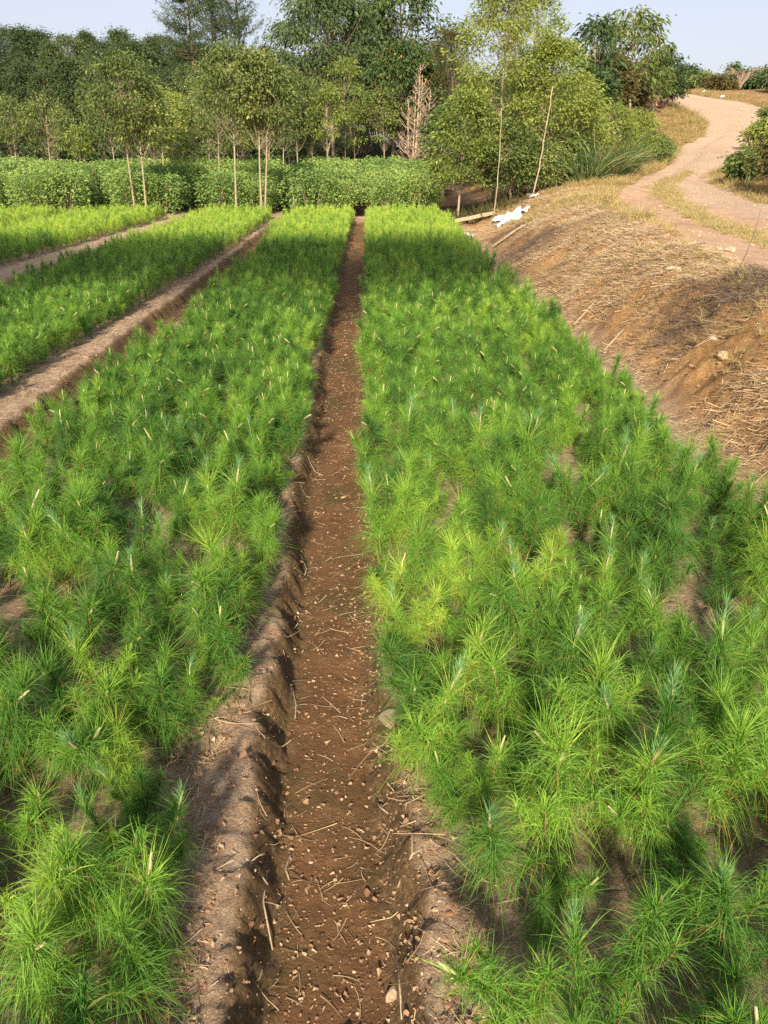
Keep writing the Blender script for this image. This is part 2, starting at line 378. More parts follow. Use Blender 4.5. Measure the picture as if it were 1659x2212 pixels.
# ------------------------------------------------------------------ pine seedlings
def seedling(g, h, far=False, blue=None, side=None):
    """returns (stem, needles, shoot) meshes"""
    lean = g.normal(0, .05, 2)
    def sp(s): return np.array([lean[0] * s * s, lean[1] * s * s, h * s])
    st = Bag(); P = np.array([sp(s) for s in np.linspace(0, .86, 5)]); P[0, 2] -= .03
    st.add(*tube(P, np.linspace(.0042, .0028, 5), 4), 0, g.random())
    nd = Bag(); wm = 1.9 if far else 1.05
    nf = 130 if far else 520
    def tuft(base_fn, n, s0, s1, L0, L1, tone):
        s = s0 + (s1 - s0) * np.sqrt(g.random(n)); B = np.array([base_fn(q) for q in s])
        ph = g.random(n) * 2 * np.pi; el = np.interp(s, [s0, s1], [.58, 1.34]) + g.normal(0, .24, n)
        D = np.stack([np.cos(ph) * np.cos(el), np.sin(ph) * np.cos(el), np.sin(el)], 1)
        L = np.interp(s, [s0, s1], [L0, L1]) * g.uniform(.65, 1.15, n)
        V, F, m = needle_geo(B, D, L, .0016 * wm * g.uniform(.8, 1.2, n), (.6 + .35 * g.random()), g, 2 if far else 4)
        cv = np.repeat(np.where(g.random(n) < .035, 0, np.clip(tone + g.normal(0, .22, n), .03, 1)), m)
        nd.add(V, F, 0, cv)
    tuft(sp, nf, .06, .9, h * .58, h * .44, .40)
    ns = g.integers(3, 6) if side is None else side
    for k in range(ns):
        a = g.random() * 6.28; s0 = g.uniform(.08, .4); l = h * g.uniform(.32, .52)
        b = sp(s0); e = b + np.array([math.cos(a) * l * .6, math.sin(a) * l * .6, l])
        st.add(*tube(curve(b, e, (math.cos(a) * .01, math.sin(a) * .01, -.01), 4), [.0025, .0022, .002, .0015], 3), 0, .6)
        tuft(lambda q: b + (e - b) * q, nf // 3, .1, 1., h * .46, h * .36, .55)
    # bright growing top
    top = sp(.9); n = 24 if far else 55
    ph = g.random(n) * 6.28; el = g.uniform(.75, 1.5, n)
    D = np.stack([np.cos(ph) * np.cos(el), np.sin(ph) * np.cos(el), np.sin(el)], 1)
    V, F, m = needle_geo(np.tile(top, (n, 1)) + D * 0 + g.normal(0, .004, (n, 3)), D, h * g.uniform(.22, .42, n), .0015 * wm, .08, g, 2 if far else 3)
    nd.add(V, F, 0, np.repeat(np.clip(.72 + g.normal(0, .15, n), 0, 1), m))
    sh = Bag(); hb = h * (g.uniform(.2, .36) if blue is not None else .08)
    tp = sp(.84); te = tp + np.array([lean[0] * .3, lean[1] * .3, hb])
    sh.add(*tube(curve(tp, te, (.003, 0, 0), 4), [.0034, .0042, .0038, .0024], 6), 0, g.random())
    if blue:
        n = 40 if far else 90
        s = .35 + .65 * g.random(n) ** .6; B = tp + (te - tp) * s[:, None]
        ph = g.random(n) * 6.28; el = .5 + .8 * s + g.normal(0, .15, n)
        D = np.stack([np.cos(ph) * np.cos(el), np.sin(ph) * np.cos(el), np.sin(el)], 1)
        V, F, m = needle_geo(B, D, np.interp(s, [.3, 1], [.03, .055]) * g.uniform(.7, 1.2, n), .0014 * wm, .0, g, 2)
        sh.add(V, F, 1, np.repeat(g.random(n), m))
    return st.mesh('stem', M['stem'], True), nd.mesh('needles', M['needle']), sh.mesh('leading_shoot', [M['candle'], M['blue']])

NV = 16
near_kinds = []
for k in range(NV):
    g = np.random.default_rng(100 + k)
    near_kinds.append(seedling(g, g.uniform(.26, .38), False, blue=(True if k % 5 == 0 else (False if k % 5 == 2 else None))))
far_col = bpy.data.collections.new('seedling_kinds')          # data for the far seedlings only
def joined(ms):
    V = []; F = []; A = []; Mi = []; n = 0
    mats = [M['stem'], M['needle'], M['candle'], M['blue']]
    for me in ms:
        v = np.empty(len(me.vertices) * 3, np.float32); me.vertices.foreach_get('co', v)
        f = np.empty(len(me.loops), np.int32); me.loops.foreach_get('vertex_index', f)
        mi = np.empty(len(me.polygons), np.int32); me.polygons.foreach_get('material_index', mi)
        a = np.empty(len(me.vertices), np.float32); me.attributes['cv'].data.foreach_get('value', a)
        loc = np.array([mats.index(x) for x in me.materials])
        V.append(v.reshape(-1, 3)); F.append(f.reshape(-1, 3) + n); A.append(a); Mi.append(loc[mi]); n += len(me.vertices)
    return mesh('seedling', np.concatenate(V), np.concatenate(F), mats, np.concatenate(Mi), {'cv': np.concatenate(A)})
NF = 10
for k in range(NF):
    g = np.random.default_rng(300 + k)
    o = bpy.data.objects.new('far_kind_%02d' % k, joined(seedling(g, g.uniform(.25, .33), k >= 4, blue=(False if k % 3 == 0 else None)))); far_col.objects.link(o)
# kinds 0-3: full needles for the middle distance, 4-9: fewer, wider needles beyond

BEDS = [  # near edge profile, far edge profile, side of count, label
    ([.4, 1, 1.3, 1.48, 1.9, 2.4, 3.7, 6, 18.4], [.40, .30, .18, .06, .12, .03, .0, -.02, -.04], [0, 3, 18.4], [1.62, 1.56, 1.55], 1, 'right bed'),
    ([.4, 1, 1.5, 1.9, 2.4, 3, 3.7, 6, 18.4], [-.36, -.38, -.54, -.46, -.38, -.45, -.42, -.45, -.40], [0, 5, 9, 18.4], [-1.74, -1.70, -1.66, -1.66], -1, 'left bed'),
    ([0, 5, 7, 9, 11, 18.4], [-2.48, -2.46, -2.42, -2.29, -2.21, -2.14], [0, 10, 18.4], [-4.1, -3.8, -3.6], -1, 'far left bed'),
    ([0, 10, 18.4], [-5.1, -4.98, -4.5], [0, 18.4], [-6.7, -6.25], -1, ''),
    ([0, 10, 18.4], [-7.3, -7.1, -6.8], [0, 18.4], [-8.7, -8.4], -1, ''),
    ([0, 18.4], [-9.1, -8.85], [0, 18.4], [-10.8, -10.6], -1, '')]
GAPS = [(-1.25, 2.03, .14), (-1.05, 1.83, .11), (-.99, 2.6, .10), (-1.32, 2.35, .12), (.78, 3.2, .13), (.92, 3.4, .12), (1.05, 2.05, .13), (1.22, 2.15, .12), (-1.5, 3.35, .14), (-1.0, 3.7, .10), (1.25, 4.2, .10), (.62, 2.4, .07), (-.62, 2.5, .13), (-.95, 1.1, .06)]
def infront(x, y, z):
    dx, dy, dz = x, y, z - CAMZ
    X_ = dx * math.cos(YAW) - dy * math.sin(YAW); Yf = dx * math.sin(YAW) + dy * math.cos(YAW)
    dep = Yf * math.cos(PITCH) - dz * math.sin(PITCH); up = Yf * math.sin(PITCH) + dz * math.cos(PITCH)
    if dep < .1: return None
    return 829.5 + X_ / dep * 1661, 1106 - up / dep * 1661, dep
seeds = []
for bi, (ya, xa, yb, xb, sgn, lab) in enumerate(BEDS):
    yy = .50; rank = 0
    while yy < 18.35:
        x0 = float(np.interp(yy, ya, xa)); x1 = float(np.interp(yy, yb, xb)); wdt = abs(x1 - x0)
        sp_ = .138
        nf_ = int(wdt / sp_); f = 0
        for k in range(nf_ + 1):
            xx = x0 + sgn * (k * sp_ + rng.normal(0, .030)) if k else x0 + sgn * abs(rng.normal(0, .035))
            y2 = yy + rng.normal(0, .038)
            if rng.random() < .05: continue
            if any((xx - a) ** 2 + (y2 - b) ** 2 < r * r for a, b, r in GAPS): continue
            seeds.append([xx, y2, bi, rank, k, rng.random()])
        yy += sp_; rank += 1
# order within each rank after drop-outs
byrank = {}
for s in seeds: byrank.setdefault((s[2], s[3]), []).append(s)
for k_, l in byrank.items():
    l.sort(key=lambda s: abs(s[0])); 
    for i, s in enumerate(l): s.append(i)
# the 300 that show largest
cand = []
for i, s in enumerate(seeds):
    q = infront(s[0], s[1], .15)
    if q and -60 < q[0] < 1719 and -60 < q[1] < 2350: cand.append((q[2], i))
cand.sort(); chosen = set(i for _, i in cand[:300])
SX = np.array([s[0] for s in seeds]); SY = np.array([s[1] for s in seeds]); SZ = HV(SX, SY)
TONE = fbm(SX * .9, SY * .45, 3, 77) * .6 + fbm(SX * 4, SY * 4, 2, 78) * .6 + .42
tints = np.clip(TONE * 1.15 - .12 + .50 * sm((SY - 12.2) / 1.2) + rng.normal(0, .2, len(seeds)), 0, 1)  # sunlight past the shade edge is put into the far plants' tint
for i in chosen:
    x, y_, bi, rank, k, rnd, order = seeds[i]
    kind = int(rng.integers(0, NV)); st, nd, sh = near_kinds[kind]
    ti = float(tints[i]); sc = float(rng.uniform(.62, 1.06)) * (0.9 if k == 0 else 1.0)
    if rng.random() < .06: sc *= .72
    tone = 'yellowish' if ti > .62 else ('dark' if ti < .3 else 'green')
    size = 'tall' if sc > .92 else ('small' if sc < .66 else 'bushy')
    tip = ' blue-tipped' if kind % 5 == 0 else ''
    bed = BEDS[bi][5]
    e = link('pine_seedling', None, None, (x, y_, float(SZ[i]) - .012),
             f"{size} {tone}{tip} pine seedling in the {bed}, {ordn(order)} from its furrow edge, {ordn(rank)} rank", 'seedling', 'pine seedlings planted in the nursery beds')
    e.empty_display_size = .05
    e.rotation_euler = (rng.normal(0, .16), rng.normal(0, .16), rng.random() * 6.28); e.scale = (sc * rng.uniform(.95, 1.15),) * 2 + (sc,)
    for nm, me in (('stem', st), ('needles', nd), ('leading_shoot', sh)):
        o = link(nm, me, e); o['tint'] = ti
rest = [i for i in range(len(seeds)) if i not in chosen]
pm = bpy.data.meshes.new('pine_seedlings'); pm.vertices.add(len(rest))
pm.vertices.foreach_set('co', np.stack([SX[rest], SY[rest], SZ[rest] - .012], 1).astype(np.float32).ravel())
ri = np.array(rest); a = pm.attributes.new('kind', 'INT', 'POINT')
a.data.foreach_set('value', np.where(SY[ri] < 8, rng.integers(0, 4, len(ri)), rng.integers(4, NF, len(ri))).astype(np.int32))
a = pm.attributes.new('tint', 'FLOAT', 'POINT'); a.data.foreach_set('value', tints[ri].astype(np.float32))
a = pm.attributes.new('rot', 'FLOAT_VECTOR', 'POINT'); a.data.foreach_set('vector', np.stack([rng.normal(0, .09, len(ri)), rng.normal(0, .09, len(ri)), rng.random(len(ri)) * 6.28], 1).astype(np.float32).ravel())
a = pm.attributes.new('size', 'FLOAT', 'POINT'); a.data.foreach_set('value', rng.uniform(.70, 1.02, len(ri)).astype(np.float32))
po = link('pine_seedlings', pm, None, None, 'mass of small pine seedlings filling the farther part of the nursery beds', 'seedlings', kind='stuff')
ng = bpy.data.node_groups.new('plant_out', 'GeometryNodeTree')
ng.interface.new_socket('Geometry', in_out='INPUT', socket_type='NodeSocketGeometry'); ng.interface.new_socket('Geometry', in_out='OUTPUT', socket_type='NodeSocketGeometry')
gi = ng.nodes.new('NodeGroupInput'); go = ng.nodes.new('NodeGroupOutput'); iop = ng.nodes.new('GeometryNodeInstanceOnPoints')
ci = ng.nodes.new('GeometryNodeCollectionInfo'); ci.inputs[0].default_value = far_col; ci.inputs[1].default_value = True; ci.inputs[2].default_value = True
def named(nm, dt):
    n = ng.nodes.new('GeometryNodeInputNamedAttribute'); n.data_type = dt; n.inputs[0].default_value = nm; return n.outputs[0]
iop.inputs['Pick Instance'].default_value = True
ng.links.new(gi.outputs[0], iop.inputs['Points']); ng.links.new(ci.outputs[0], iop.inputs['Instance'])
ng.links.new(named('kind', 'INT'), iop.inputs['Instance Index']); ng.links.new(named('rot', 'FLOAT_VECTOR'), iop.inputs['Rotation'])
ng.links.new(named('size', 'FLOAT'), iop.inputs['Scale']); ng.links.new(iop.outputs[0], go.inputs[0])
md = po.modifiers.new('plants', 'NODES'); md.node_group = ng

# ------------------------------------------------------------------ litter, twigs, pebbles
def grid_leaf(g, n, cx, cy, cz, s):
    """curled dead leaves as small bent strips"""
    a0 = g.random(n)[:, None] * 6.28; k = 7; th = np.arange(k) / k * 6.28 + g.normal(0, .22, (n, k)); rr_ = g.uniform(.35, 1, (n, k)) * s[:, None] * .5
    el_ = g.uniform(.3, .9, (n, 1)); lx = np.cos(th) * rr_; ly = np.sin(th) * rr_ * el_; lz = (ly ** 2 * 14 * g.uniform(0, 1, (n, 1)) / (s[:, None] + .01)) * .4 + lx * g.normal(0, .10, (n, 1)) + np.abs(g.normal(0, .08, (n, k))) * s[:, None]
    X_ = lx * np.cos(a0) - ly * np.sin(a0) + cx[:, None]; Y_ = lx * np.sin(a0) + ly * np.cos(a0) + cy[:, None]
    P = np.stack([X_, Y_, np.maximum(lz, 0) + cz[:, None]], -1); c = np.stack([cx, cy, cz + s * .03], 1)[:, None, :]
    V = np.concatenate([c, P], 1).reshape(-1, 3); F = np.array([(0, 1 + j, 1 + (j + 1) % k) for j in range(k)])
    return V, (np.arange(n)[:, None, None] * (k + 1) + F[None]).reshape(-1, 3)
def ico():
    t = (1 + 5 ** .5) / 2
    V = np.array([(-1, t, 0), (1, t, 0), (-1, -t, 0), (1, -t, 0), (0, -1, t), (0, 1, t), (0, -1, -t), (0, 1, -t), (t, 0, -1), (t, 0, 1), (-t, 0, -1), (-t, 0, 1)], float)
    F = np.array([(0, 11, 5), (0, 5, 1), (0, 1, 7), (0, 7, 10), (0, 10, 11), (1, 5, 9), (5, 11, 4), (11, 10, 2), (10, 7, 6), (7, 1, 8), (3, 9, 4), (3, 4, 2), (3, 2, 6), (3, 6, 8), (3, 8, 9), (4, 9, 5), (2, 4, 11), (6, 2, 10), (8, 6, 7), (9, 8, 1)])
    return V / np.linalg.norm(V[0]), F
IV, IF = ico()
def many_ico(g, x, y, z, r):
    n = len(x)
    S = g.uniform(.6, 1.3, (n, 1, 3)) * np.array([1, 1, .6]) * r[:, None, None]
    V = IV[None] * (1 + g.normal(0, .16, (n, 12, 1))) * S + np.stack([x, y, z], 1)[:, None, :]
    F = (np.arange(n)[:, None, None] * 12 + IF[None]).reshape(-1, 3)
    return V.reshape(-1, 3), F
def furx(y): return np.interp(y, FUR[0][0], FUR[0][1])
g = np.random.default_rng(5)
lit = Bag()
n = 3600; yy = .6 + 14 * g.random(n) ** 2.0; off = g.uniform(-.16, .17, n); xx = furx(yy) + off
clump = vn(xx * 6, yy * 3, 61) + .25 * g.random(n) > .52; xx, yy = xx[clump], yy[clump]; n = len(xx)
V, F = grid_leaf(g, n, xx, yy, HV(xx, yy) + .004, .005 + .014 * g.random(n) ** 2.6 + .0012 * yy); lit.add(V, F, 0, np.repeat(g.random(n) * .8 + .2, 8))
for (sgn, cx, wd) in ((-1, -.33, .20), (1, .15, .14)):      # rims
    n = 2600; yy = .6 + 13 * g.random(n) ** 1.8; xx = furx(yy) + (cx + .09 * sgn * 0) + g.normal(0, wd * .45, n) + (.05 if sgn > 0 else 0) * (2.2 - yy).clip(0, 2)
    V, F = grid_leaf(g, n, xx, yy, HV(xx, yy) + .004, .005 + .022 * g.random(n) ** 3 + .001 * yy); lit.add(V, F, 0, np.repeat(g.random(n), 8))
n = 9000; xx = g.uniform(-4.6, 1.7, n); yy = .6 + 14 * g.random(n) ** 1.6
V, F = grid_leaf(g, n, xx, yy, HV(xx, yy) + .004, .006 + .03 * g.random(n) ** 2 + .0015 * yy); lit.add(V, F, 0, np.repeat(g.random(n) * .8, 8))
link('leaf_litter', lit.mesh('leaf_litter', M['litter']), None, None, 'pale dead leaves scattered over the furrow floor and bed rims', 'leaf litter', kind='stuff')
peb = Bag()
n = 2600; yy = .6 + 12 * g.random(n) ** 2; xx = furx(yy) + g.uniform(-.22, .2, n)
V, F = many_ico(g, xx, yy, HV(xx, yy) + .001, .0012 + .0045 * g.random(n) ** 3 + .0003 * yy); peb.add(V, F, 0, np.repeat(g.random(n), 12))
n = 14000; yy = .6 + 8 * g.random(n) ** 2; sd_ = g.random(n) < .6; xx = furx(yy) + np.where(sd_, -.30 - np.abs(g.normal(0, .14, n)) + .05, .22 + np.abs(g.normal(0, .10, n)))
V, F = many_ico(g, xx, yy, HV(xx, yy) + .001, .0010 + .006 * g.random(n) ** 5 + .0003 * yy); peb.add(V, F, 0, np.repeat(g.random(n) * .8, 12))
n = 1800; yy = 2.5 + 13 * g.random(n); xx = foot(yy) + g.uniform(-.1, 1.3, n)
V, F = many_ico(g, xx, yy, HV(xx, yy) + .004, .004 + .018 * g.random(n) ** 4); peb.add(V, F, 0, np.repeat(g.random(n) * .8, 12))
n = 3500; yy = 5 + 32 * g.random(n) ** 1.3; xx = rl(yy) + (rr(yy) - rl(yy)) * g.random(n)
V, F = many_ico(g, xx, yy, HV(xx, yy) + .006, .006 + .02 * g.random(n) ** 3); peb.add(V, F, 0, np.repeat(.5 + .5 * g.random(n), 12))
link('pebbles', peb.mesh('pebbles', M['pebble']), None, None, 'small stones and soil crumbs on furrow, bank and road', 'pebbles', kind='stuff')

def sticks(bag, g, x, y, L, r, lift=.004, curlz=.0, ang=None, tone=None, el=.1):
    n = len(x)
    a = g.random(n) * 6.28 if ang is None else ang
    e = g.normal(0, el, n)
    D = np.stack([np.cos(a) * np.cos(e), np.sin(a) * np.cos(e), np.abs(np.sin(e)) if el > .3 else np.sin(e)], 1)
    B = np.stack([x, y, HV(x, y) + lift], 1); S = np.stack([-np.sin(a), np.cos(a), np.zeros(n)], 1)
    rows = []; bend = g.normal(0, .07, n) * L
    k = 4
    for j in range(k + 1):
        s = j / k; p = B + D * (L * (s - .5))[:, None] + S * (bend * 4 * s * (1 - s))[:, None]
        if el < .3: p[:, 2] = np.maximum(p[:, 2], HV(p[:, 0], p[:, 1]) + r)
        rr_ = r * (1 - .6 * s)
        for q in range(3):
            th = q * 2.094
            rows.append(p + S * (np.cos(th) * rr_)[:, None] + np.array([0, 0, 1.]) * (np.sin(th) * rr_)[:, None])
    V = np.stack(rows, 1).reshape(-1, 3); F = []
    for j in range(k):
        for q in range(3):
            a0, b0 = j * 3 + q, j * 3 + (q + 1) % 3; F += [(a0, b0, b0 + 3), (a0, b0 + 3, a0 + 3)]
    F = (np.arange(n)[:, None, None] * (3 * (k + 1)) + np.array(F)[None]).reshape(-1, 3)
    bag.add(V, F, 0, np.repeat(g.random(n) if tone is None else tone, 3 * (k + 1)))
tw = Bag()
n = 1300; yy = .6 + 12 * g.random(n) ** 1.7; side_ = g.random(n) < .6
xx = furx(yy) + np.where(side_, -.34 + g.normal(0, .07, n), .26 + g.normal(0, .07, n))
sticks(tw, g, xx, yy, .02 + .13 * g.random(n) ** 2, .0006 + .0016 * g.random(n) ** 2, tone=.55 + .45 * g.random(n))
n = 11000; yy = .6 + 14 * g.random(n) ** 1.7; pick = g.integers(0, 4, n)
xx = np.where(pick == 0, furx(yy) - .27 - np.abs(g.normal(0, .10, n)), np.where(pick == 1, furx(yy) + .19 + np.abs(g.normal(0, .08, n)), np.where(pick == 2, np.interp(yy, FUR[1][0], FUR[1][1]) - .2 - np.abs(g.normal(0, .16, n)), np.interp(yy, FUR[1][0], FUR[1][1]) + .2 + np.abs(g.normal(0, .1, n)))))
k_ = vn(xx * 7, yy * 5, 71) > .38; xx, yy = xx[k_], yy[k_]; n = len(xx)
sticks(tw, g, xx, yy, .012 + .06 * g.random(n) ** 1.5 + .004 * yy, .0005 + .0007 * g.random(n) + .00012 * yy, tone=.3 + .7 * g.random(n))
n = 250; yy = .6 + 10 * g.random(n) ** 1.7; xx = furx(yy) + g.uniform(-.14, .14, n)
sticks(tw, g, xx, yy, g.uniform(.02, .07, n), g.uniform(.0006, .0014, n), tone=.5 + .5 * g.random(n))
n = 5000; xx = g.uniform(-4.6, 1.7, n); yy = .6 + 14 * g.random(n) ** 1.5
sticks(tw, g, xx, yy, g.uniform(.03, .12, n), g.uniform(.0006, .0013, n) + .00012 * yy, tone=.4 + .5 * g.random(n))
link('dead_twigs', tw.mesh('dead_twigs', M['twig']), None, None, 'thin dead twigs and straw lying on the beds and furrow rims', 'twigs', kind='stuff')
br = Bag()
n = 75000; yy = 2.5 + 14 * g.random(n) ** 1.1; ww = np.interp(yy, [0, 8, 12, 17], [1.15, 1.2, 1.8, 3.0]); uu = g.random(n) ** .75; xx = foot(yy) + ww * uu
dens = vn(xx * 1.3, yy * 1.3, 88) + .5 * uu > .40 + .42 * g.random(n); xx, yy = xx[dens], yy[dens]; n = len(xx)
dk = vn(xx * .9, yy * .9, 91)
sticks(br, g, xx, yy, .02 + .20 * g.random(n) ** 2.2, g.uniform(.0008, .0024, n), lift=.016, tone=np.clip((1 - sm((dk - .68) * 5)) * .58 + .24 + g.normal(0, .16, n), 0, 1), el=.24)
n = 900; yy = 3 + 13 * g.random(n); xx = foot(yy) + np.interp(yy, [0, 8, 12, 17], [.9, 1.1, 1.8, 3.0]) * (.35 + .65 * g.random(n))
sticks(br, g, xx, yy, g.uniform(.05, .22, n), g.uniform(.001, .0025, n), lift=.03, el=.9, tone=.2 + .6 * g.random(n))
link('dry_brush', br.mesh('dry_brush', M['twig']), None, None, 'matted grey and brown dead stems strewn over the earth bank', 'dead brush', kind='stuff')

# larger sticks, each a thing
def stick(P, r, label, name='stick', mat='bark', twig=True):
    b = Bag(); P = np.array(P, float); b.add(*tube(P, r, 6), 0, .8)
    if twig:
        m_ = P[len(P) // 2]; d = P[-1] - P[0]; s = np.array([-d[1], d[0], .1]) * .25 + d * .2
        b.add(*tube(curve(m_, m_ + s, (0, 0, .002), 3), np.array([.5, .4, .25]) * np.max(r), 5), 0, .8)
    return link(name, b.mesh(name, M[mat], True), None, None, label, 'stick')
def lay(pts, lift):   # pts: (x,y) list draped on the ground
    return [(x, y, H(x, y) + lift) for x, y in pts]
def gxy(px, py, z):
    x = (px - 829.5) / 1661; y = -(py - 1106) / 1661
    dx, dy, dz = x, math.cos(PITCH) + y * math.sin(PITCH), -math.sin(PITCH) + y * math.cos(PITCH)
    t = (z - CAMZ) / dz
    return ((dx * math.cos(YAW) + dy * math.sin(YAW)) * t, (-dx * math.sin(YAW) + dy * math.cos(YAW)) * t)
for i, (pts, z, r, lab) in enumerate([
    (((500, 1835), (540, 1850), (575, 1870)), 0, .0035, 'straight pale grey stick lying on the left rim of the furrow near the camera'),
    (((632, 1850), (618, 1890), (626, 1915)), -.14, .003, 'forked pale twig on the furrow floor against its left wall'),
    (((575, 1880), (568, 1940), (585, 2010)), -.05, .0028, 'long thin grey twig running down the left furrow wall'),
    (((812, 1735), (822, 1770), (838, 1795)), -.13, .0035, 'grey forked stick leaning at the foot of the right furrow wall'),
    (((862, 2080), (864, 2130), (868, 2190)), -.08, .003, 'straight grey stick on the right furrow wall at the bottom'),
    (((860, 1875), (890, 1850), (915, 1838)), 0, .003, 'pale stick sloping up the right rim below the lone edge seedling'),
    (((650, 1200), (662, 1225), (658, 1245)), -.10, .003, 'short grey twig on the left furrow wall beside a dead leaf'),
    (((632, 1500), (640, 1530), (638, 1560)), -.13, .0025, 'curved grey twig at the left edge of the furrow floor')]):
    stick([(*gxy(px, py, z), H(*gxy(px, py, z)) + r) for px, py in pts], [r, r * .9, r * .6], lab)
A_, B_ = at(1060, 520, 12.6), at(1172, 518, 12.6)
stick([(A_[0], 12.5, H(A_[0], 12.5) + .03), ((A_[0] + B_[0]) / 2, 12.6, H((A_[0] + B_[0]) / 2, 12.6) + .06), (B_[0], 12.6, H(B_[0], 12.6) + .02)], [.02, .017, .012], 'long pale bare branch lying on the bank below the white plastic sheet', 'branch', twig=False)
for i, (px, py, L, h_, lab) in enumerate([(1275, 585, .22, .012, 'bleached thin branch across the orange patch of the earth bank'), (1345, 625, .2, .01, 'flat yellowish stick halfway up the earth bank'), (1500, 563, .22, .012, 'dark stick lying on the road edge above the bank')]):
    x, y_ = gxy(px, py, .5); stick([(x - L / 2, y_ - .05, H(x - L / 2, y_ - .05) + .02), (x, y_, H(x, y_) + .03), (x + L / 2, y_ + .08, H(x + L / 2, y_ + .08) + .02)], [h_, h_ * .8, h_ * .5], lab, twig=False)

def rock(x, y, s, seed, label):
    g = np.random.default_rng(seed)
    import bmesh
    bm = bmesh.new(); bmesh.ops.create_icosphere(bm, subdivisions=3, radius=1)
    me = bpy.data.meshes.new('rock')
    sx, sy, sz = g.uniform(.7, 1.2), g.uniform(.6, 1.0), g.uniform(.4, .65)
    pl = [(nrm(g.normal(0, 1, 3)), g.uniform(.55, .8)) for _ in range(9)]
    for v in bm.verts:
        c = np.array(v.co)
        for n_, d_ in pl:
            k = float(c @ n_)
            if k > d_: c = c - n_ * (k - d_)
        c = c * (1 + .06 * float(fbm(c[0] * 3 + seed, c[1] * 3 + c[2] * 2, 3, 2)))
        v.co = (c[0] * sx * s, c[1] * sy * s, c[2] * sz * s)
    bm.to_mesh(me); bm.free(); me.materials.append(M['rock'])
    o = link('rock', me, None, (x, y, H(x, y) + s * .18), label, 'rock', 'rocks on the bank'); o.rotation_euler = (0, 0, g.random() * 6); return o
m_, t_, p_, o_ = new_mat('pale_rock'); gg = t_.nodes.new('ShaderNodeTexCoord')
nn = noise(t_, 14, 6, .7, .2, gg.outputs['Object']); t_.links.new(ramp(t_, [(.35, (.24, .16, .09)), (.65, (.52, .42, .28))], nn).outputs[0], p_.inputs['Base Color']); p_.inputs['Roughness'].default_value = .9; bump(t_, p_, nn, .6, .01); M['rock'] = m_
for i, (px, py, s, lab) in enumerate([(1452, 555, .085, 'pale block-shaped rock topmost on the bank near the road'), (1548, 545, .05, 'small pale rock at the very edge of the road above the bank'),
        (1575, 552, .06, 'smooth pale rock beside the road right of a smaller one'), (1455, 580, .07, 'flat tan rock shading a hollow on the upper bank'), (1700 * .93, 668, .06, 'grey-brown rock in the burnt patch of the bank'),
        (1545, 700, .04, 'tiny white stone on the right face of the bank'), (1505, 790, .035, 'small white stone low on the bank face')]):
    x, y_ = gxy(px, py, .6 if py < 700 else .45); rock(x, y_, s, 40 + i, lab)
x, y_ = gxy(835, 1550, -.02); rock(x + .01, y_, .045, 71, 'pale crusted clod of earth overhanging the right furrow wall')
x, y_ = gxy(850, 2140, -.1); rock(x, y_, .022, 72, 'small pinkish clod on the furrow floor at the bottom edge')

